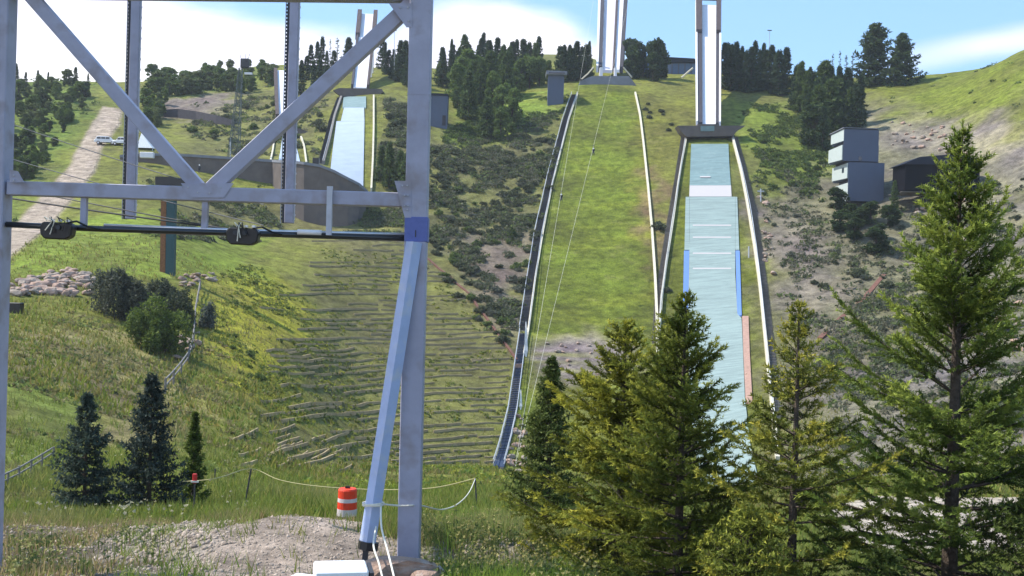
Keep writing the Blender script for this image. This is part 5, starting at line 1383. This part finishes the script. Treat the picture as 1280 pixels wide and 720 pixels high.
tree_at('blue_spruce', 105, 638, 34, 112, 493, 'blue green spruce, the smaller of two side by side', Rad=1.25, seed=31, **BL,
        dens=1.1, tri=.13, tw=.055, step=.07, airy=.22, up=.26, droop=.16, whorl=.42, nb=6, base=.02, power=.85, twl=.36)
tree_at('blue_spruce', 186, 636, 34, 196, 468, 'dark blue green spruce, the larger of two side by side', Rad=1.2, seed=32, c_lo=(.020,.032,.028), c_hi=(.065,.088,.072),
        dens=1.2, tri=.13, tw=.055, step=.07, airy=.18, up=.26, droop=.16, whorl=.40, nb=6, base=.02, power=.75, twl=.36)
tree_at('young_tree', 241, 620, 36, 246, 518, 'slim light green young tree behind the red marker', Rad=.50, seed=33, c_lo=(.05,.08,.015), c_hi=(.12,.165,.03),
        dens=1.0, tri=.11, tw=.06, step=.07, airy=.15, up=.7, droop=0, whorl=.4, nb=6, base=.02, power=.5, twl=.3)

def near_bush(name, u, v, hp, wp, label, seed, c_lo, c_hi, n=5200, ls=.16, y0=30):
    g = ground(u, v, y0); wood, V, T, C = bush_data(seed, c_lo, c_hi, n=n, ls=ls)
    h = px_h(hp, g.y); w_ = px_h(wp, g.y)/2; root = empty(name, g); tag(root, label, 'bush')
    S = np.array([w_/1.0, w_/1.0, h/1.05])
    # leaves keep their own size: scale the stations, not the leaf
    V = V.reshape(-1, 3, 3); c = V.mean(1, keepdims=True); V = (c*S + (V-c)*1.5).reshape(-1, 3)
    wd = MB(); wd.v = [(a[0]*S[0]+g.x, a[1]*S[1]+g.y, a[2]*S[2]+g.z) for a in wood.v]; wd.f = wood.f
    wd.build('stems', M['bark'], root); np_mesh('leaves', V, T, M['leaf'], C, root)
near_bush('juniper_bush', 146, 398, 78, 72, 'tall grey dark shrub, leftmost of the group by the boulder heap', 41, (.04,.05,.035), (.12,.13,.085))
near_bush('juniper_bush', 205, 398, 58, 56, 'dark narrow shrub in front of the teal and orange post', 42, (.035,.05,.03), (.10,.115,.07))
near_bush('juniper_bush', 224, 410, 62, 40, 'dark shrub by the gully fence top', 43, (.035,.05,.025), (.10,.12,.06), n=3200)
near_bush('green_bush', 191, 438, 70, 86, 'bright green rounded bush below the dark shrubs', 44, (.06,.10,.02), (.17,.22,.04), n=6000)
near_bush('sage_shrub', 262, 412, 40, 30, 'pale grey green shrub right of the gully fence', 45, (.08,.10,.08), (.15,.17,.14), n=900)
near_bush('young_shrub', 640, 300, 20, 14, 'lone green shrub on the scrub bank', 46, (.04,.07,.02), (.09,.13,.03), n=400)

# ------------------------------------------------------------ grass and weeds
def blades(n, y0, y1, hmin, hmax, wd, name, label, cols, excl, seed, u0=-60, u1=1340, per=1, tuft=.12, lean=.35, incl=None, cluster_=0.0):
    rs = np.random.default_rng(seed)
    u = rs.uniform(u0, u1, n); Y = np.exp(rs.uniform(math.log(y0), math.log(y1), n))
    x = (u-640)/F*Y; y = Y
    k = np.ones(n, bool)
    wx_ = x + fbm(x/1.6, y/1.6, 71, 4)*1.3; wy_ = y + fbm(x/1.6, y/1.6, 81, 4)*2.2
    for pl, keep in excl:
        k &= ~(in_poly(pl, wx_, wy_) & (rs.random(n) > keep))
    k &= np.hypot((x-bg_.x)*1.2, y-bg_.y+1.5) > 1.9
    if incl is not None: k &= in_poly(incl, wx_, wy_)
    if cluster_: k &= fbm(x/1.2, y/1.8, 91, 3) > cluster_*rs.uniform(-1, 1, n)
    x, y = x[k], y[k]
    x = np.repeat(x, per) + rs.normal(size=len(x)*per)*tuft; y = np.repeat(y, per) + rs.normal(size=len(y)*per)*tuft
    z = height(x, y) - .02
    m = len(x); h = rs.uniform(hmin, hmax, m)*(1 + .6*np.clip(fbm(x/3, y/3, 95, 3)*2, -.6, .8)); a = rs.uniform(0, 6.28, m)
    ln = rs.normal(size=(m, 2))*lean*h[:, None]
    W = wd*rs.uniform(.6, 1.4, m)
    dx, dy = np.cos(a)*W/2, np.sin(a)*W/2
    A = np.c_[x-dx, y-dy, z]; B = np.c_[x+dx, y+dy, z]; Cc = np.c_[x+ln[:,0], y+ln[:,1], z+h]
    V = np.stack([A, B, Cc], 1).reshape(-1, 3); T = np.arange(len(V)).reshape(-1, 3)
    cols = np.array(cols); pk = rs.integers(0, len(cols), m); C = cols[pk]*rs.uniform(.75, 1.25, (m, 1))*np.array((1.2,1.1,.85))
    dry = np.clip(fbm(x/4, y/4, 97, 3)*3, 0, 1)[:, None]; C = C*(1-dry*.6) + dry*.6*np.array((.33,.27,.14))
    o = np_mesh(name, V, T, M['grass'], np.repeat(C, 3, 0)); tag(o, label, 'grass' if 'grass' in name else 'weeds', kind='stuff')
GC = [(.12,.19,.038), (.17,.235,.05), (.22,.24,.07), (.15,.19,.05)]
blades(30000, 9, 30, .08, .34, .016, 'grass', 'green and dry grass on the near ground', GC, [(dirt_poly, .04), (dirt2_poly, .1), (gravel2_poly, .25), (weed_poly, .07), (gravel_poly, .0)], 1, per=4, tuft=.07)
blades(5000, 12, 26, .15, .45, .02, 'fresh_grass', 'bright fresh grass between the post and the small dark spruce', [(.16,.27,.05), (.22,.30,.06), (.13,.22,.04)], [], 6, per=4, tuft=.07, u0=560, u1=740, cluster_=.2)
blades(1300, 11, 20, .10, .25, .02, 'fresh_grass', 'green grass strip along the bare mound edge', [(.14,.22,.05), (.18,.25,.06)], [], 7, per=4, tuft=.06, u0=160, u1=330, cluster_=.3)
blades(22000, 28, 70, .15, .50, .05, 'far_grass', 'tall green grass down the slope beyond the near ground', GC, [(road_poly, 0), (gravel_poly, 0), (ZP['mound'], .35)], 2, per=4, tuft=.16)
blades(14000, 65, 165, .2, .55, .16, 'rough_grass', 'rough grass tufts on the hill foot', [(.14,.20,.04), (.19,.22,.055), (.23,.21,.08)], [(road_poly, 0), (gravel_poly, 0), (ZP['landing_bare'], .2), (_rail, .25), (ZP['grey_toe'], .2), (ZP['terrace'], .35)], 3, per=4, tuft=.35)
blades(17000, 9, 26, .06, .26, .022, 'dry_weeds', 'brownish dry weeds on the near left ground', [(.30,.24,.15), (.24,.19,.13), (.17,.20,.07), (.36,.30,.19)], [(dirt_poly, .03), (dirt2_poly, .05)], 4, per=4, tuft=.08, u1=760, cluster_=.3)
def flowers(n, y0, y1, u0, u1, seed, label, col, sz=.035, hh=(.15,.42)):
    rs = np.random.default_rng(seed); u = rs.uniform(u0, u1, n); Y = np.exp(rs.uniform(math.log(y0), math.log(y1), n)); x = (u-640)/F*Y; y = Y
    wx_ = x + fbm(x/1.6, y/1.6, 71, 4)*1.3; wy_ = y + fbm(x/1.6, y/1.6, 81, 4)*2.2
    k = (fbm(x/.9, y/.9, 99, 3) > -.02) & ~(in_poly(dirt_poly, wx_, wy_) & (rs.random(n) > .05)); x, y = x[k], y[k]
    z = height(x, y); h = rs.uniform(*hh, len(x)); pos = np.c_[x, y, z+h]
    V1, T1 = tri_spray(pos, rs.normal(size=pos.shape)*.3 + np.array([0,0,1.]), sz, sz, rs, per=3)
    C1 = np.tile(np.array(col), (len(V1), 1))*rs.uniform(.7, 1.2, (len(V1), 1))
    m = len(x); V2 = np.stack([np.c_[x-.006, y, z], np.c_[x+.006, y, z], pos], 1).reshape(-1, 3); T2 = np.arange(len(V2)).reshape(-1, 3)
    lp = np.repeat(np.c_[x, y, z+h*.5], 2, 0) + rs.normal(size=(2*m, 3))*np.array([.04,.04,.08]); V3, T3 = tri_spray(lp, rs.normal(size=lp.shape), .07, .03, rs, per=2)
    V = np.concatenate([V1, V2, V3]); T = np.concatenate([T1, T2+len(V1), T3+len(V1)+len(V2)])
    C = np.concatenate([C1, np.tile((.10,.14,.04), (len(V2), 1)), np.tile((.12,.16,.05), (len(V3), 1))])
    o = np_mesh('wildflowers', V, T, M['grass'], C); tag(o, label, 'wildflowers', kind='stuff')
flowers(2200, 10, 22, 520, 760, 11, 'pale yellow wildflower weeds on the ground right of the post', (.42,.38,.14))
flowers(900, 10, 18, 20, 215, 12, 'yellow and cream wildflower weeds in the near left corner', (.44,.42,.16))
flowers(350, 25, 60, -20, 330, 13, 'scattered pale flower heads on the left mound grass', (.45,.42,.28), .07)
# gravel stones on the bare earth
def pebbles(poly, n, s0, s1, seed, label, y0=9, y1=40, u0=100, u1=760):
    rs = np.random.default_rng(seed); u = rs.uniform(u0, u1, n*6); Y = np.exp(rs.uniform(math.log(y0), math.log(y1), n*6)); x = (u-640)/F*Y; y = Y
    wx_ = x + fbm(x/1.6, y/1.6, 71, 4)*1.3; wy_ = y + fbm(x/1.6, y/1.6, 81, 4)*2.2
    k = in_poly(poly, wx_, wy_); x, y = x[k][:n], y[k][:n]; z = height(x, y); m = len(x)
    base = np.array([(1,0,0),(0,1,0),(-1,0,0),(0,-1,0),(0,0,.8),(0,0,-.5)], float); F_ = np.array([(0,1,4),(1,2,4),(2,3,4),(3,0,4),(1,0,5),(2,1,5),(3,2,5),(0,3,5)])
    s = rs.uniform(s0, s1, m)**1.0; V = base[None]*s[:, None, None]*rs.uniform(.6, 1.3, (m, 6, 1)); a = rs.uniform(0, 6.28, m)
    V = np.stack([V[:,:,0]*np.cos(a)[:,None]-V[:,:,1]*np.sin(a)[:,None], V[:,:,0]*np.sin(a)[:,None]+V[:,:,1]*np.cos(a)[:,None], V[:,:,2]], -1) + np.stack([x, y, z], -1)[:, None]
    T = (F_[None] + (np.arange(m)*6)[:, None, None]).reshape(-1, 3); C = np.repeat(np.array([(.33,.27,.22)])*rs.uniform(.6, 1.35, (m, 1)), 6, 0)
    o = np_mesh('gravel_stones', V.reshape(-1, 3), T, M['stone'], C); tag(o, label, 'gravel', kind='stuff')
M['stone'] = mat('loose_stone', (0,0,0), .95, var=.25, scale=12, attr=True, spec=.1)
pebbles(dirt_poly, 5000, .008, .045, 21, 'loose gravel on the bare mound left of the strut')
pebbles(dirt2_poly, 3500, .015, .07, 22, 'loose stones on the bare patch left of the mound')
pebbles(gravel2_poly, 2500, .01, .07, 23, 'loose stones among weeds right of the post')
pebbles(weed_poly, 2600, .01, .05, 24, 'scattered stones among the near weeds', u0=-60)

# low ground cover over the rough slopes
def cover(polys, n, rmin, rmax, cols, name, label, seed, ls=.42, thr=.0, per=12):
    rs = np.random.default_rng(seed); X_, Y_ = [], []
    for poly in polys:
        wp_ = wpoly(poly); mn, mx = wp_.min(0), wp_.max(0)
        k = n; x = rs.uniform(mn[0], mx[0], k*4); y = rs.uniform(mn[1], mx[1], k*4)
        q = in_poly(wp_, x + fbm(x/6, y/6, 31, 3)*8, y + fbm(x/6, y/6, 41, 3)*8) & (fbm(x/5, y/5, seed, 3) > thr*rs.uniform(-.6, 1, k*4)); x, y = x[q][:k], y[q][:k]; X_.append(x); Y_.append(y)
    x = np.concatenate(X_); y = np.concatenate(Y_)
    for pl in flat_polys + [road_poly]:
        q = ~in_poly(pl, x, y); x, y = x[q], y[q]
    z = height(x, y); m = len(x); r = rs.uniform(rmin, rmax, m)
    d = rs.normal(size=(m, per, 3)); d /= np.linalg.norm(d, axis=2)[:, :, None]; d[:, :, 2] = np.abs(d[:, :, 2])
    pos = (np.c_[x, y, z-.05][:, None] + d*r[:, None, None]*np.array([1.15,1.15,.85])*rs.uniform(.5, 1, (m, per, 1))).reshape(-1, 3)
    dr = (d + rs.normal(size=d.shape)*.5 + np.array([0,0,.4])).reshape(-1, 3); dr /= np.linalg.norm(dr, axis=1)[:, None]
    V, T = tri_spray(pos, dr, ls, ls*.8, rs, per=2)
    cols = np.array(cols); ci = rs.integers(0, len(cols), m); C = np.repeat(cols[ci]*rs.uniform(.7, 1.3, (m, 1)), per*6, 0)
    o = np_mesh(name, V, T, M['leaf'], C); tag(o, label, 'scrub', kind='stuff')
DK = [(.085,.10,.05), (.11,.13,.06), (.135,.14,.085), (.15,.19,.06), (.17,.165,.11)]
cover([MIDP, [(475,125),(520,130),(530,235),(478,232)]], 2600, .35, 1.1, DK, 'scrub_cover', 'low mixed scrub covering the bank between terraces and stairway', 61, per=14)
cover([RP, [(1000,400),(1160,350),(1290,430),(1290,590),(1060,590)]], 1400, .3, 1.1, DK, 'scrub_cover', 'low mixed scrub over the grey cut slope', 62, thr=.25, per=14)
cover([[(920,130),(1000,130),(1035,190),(1030,250),(950,235)], [(1100,110),(1200,92),(1290,55),(1290,150),(1120,145)]], 1100, .3, .9, [(.10,.15,.035),(.13,.17,.04),(.075,.105,.03)], 'grassy_cover', 'grassy clumps on the green slope behind the stepped tower', 63, thr=.1)
cover([[(230,160),(345,100),(412,125),(400,195),(300,195)], [(180,225),(345,228),(345,300),(200,300)], [(460,255),(520,262),(500,300),(420,300)]], 800, .3, .9, DK+[(.14,.19,.045)], 'bank_cover', 'low scrub on the banks round the curved wall', 64, thr=.1)
cover([[(545,165),(610,140),(712,115),(700,140),(640,165),(560,195)]], 900, .3, .9, [(.10,.15,.035),(.15,.21,.05),(.07,.10,.03)], 'meadow_cover', 'bushy green growth under the spruce stand', 65)
cover([[(275,340),(340,335),(400,400),(380,520),(340,540),(270,480)], [(400,310),(530,320),(640,450),(620,580),(400,580)]], 900, .15, .4, [(.20,.23,.045),(.26,.27,.04),(.13,.17,.04)], 'slope_cover', 'small leafy growth on the terraced and flowering slope', 66, ls=.26, per=9)
cover([[(0,400),(110,395),(200,425),(240,500),(230,580),(0,600)]], 900, .12, .35, [(.22,.20,.09),(.15,.20,.06),(.27,.23,.11)], 'mound_cover', 'dry and green tufts on the left mound', 67, ls=.2, per=9)
cover([[(10,95),(115,105),(125,130),(60,225),(0,290)], [(180,100),(335,85),(340,110),(280,125),(190,150)]], 900, .6, 1.6, [(.08,.12,.03),(.12,.17,.04),(.06,.09,.025)], 'undergrowth', 'leafy undergrowth below the trees by the gravel road', 68, ls=.6)

# ------------------------------------------------------------ thin air haze over the whole valley
hm = bpy.data.materials.new('haze'); hm.use_nodes = True; hn = hm.node_tree.nodes
hn.remove(hn['Principled BSDF']); pv = hn.new('ShaderNodeVolumePrincipled'); pv.inputs['Color'].default_value = (.86, .93, 1, 1); pv.inputs['Density'].default_value = .00017; pv.inputs['Anisotropy'].default_value = .2
hm.node_tree.links.new(pv.outputs[0], hn['Material Output'].inputs['Volume'])
zs = [min(v.co.z for v in bpy.data.objects['ground'].data.vertices), 150]
hb_ = MB().box((0, 0, (zs[0]-1+zs[1])/2), (10400, 10400, zs[1]-zs[0]+1)).build('haze', hm); tag(hb_, 'thin pale air over the valley', kind='stuff')

cover([[(370,592),(640,584),(652,612),(380,614)]], 420, .25, .6, [(.22,.27,.04),(.28,.29,.045),(.15,.21,.04)], 'weed_cover', 'yellow green weeds along the foot of the terraces', 71, ls=.3)
cover([[(240,440),(300,430),(330,540),(400,590),(250,600),(235,520)]], 380, .15, .4, [(.26,.24,.09),(.20,.24,.06),(.30,.25,.12)], 'dry_cover', 'dry grass tufts between the left mound and the terraces', 72, ls=.22, per=9)
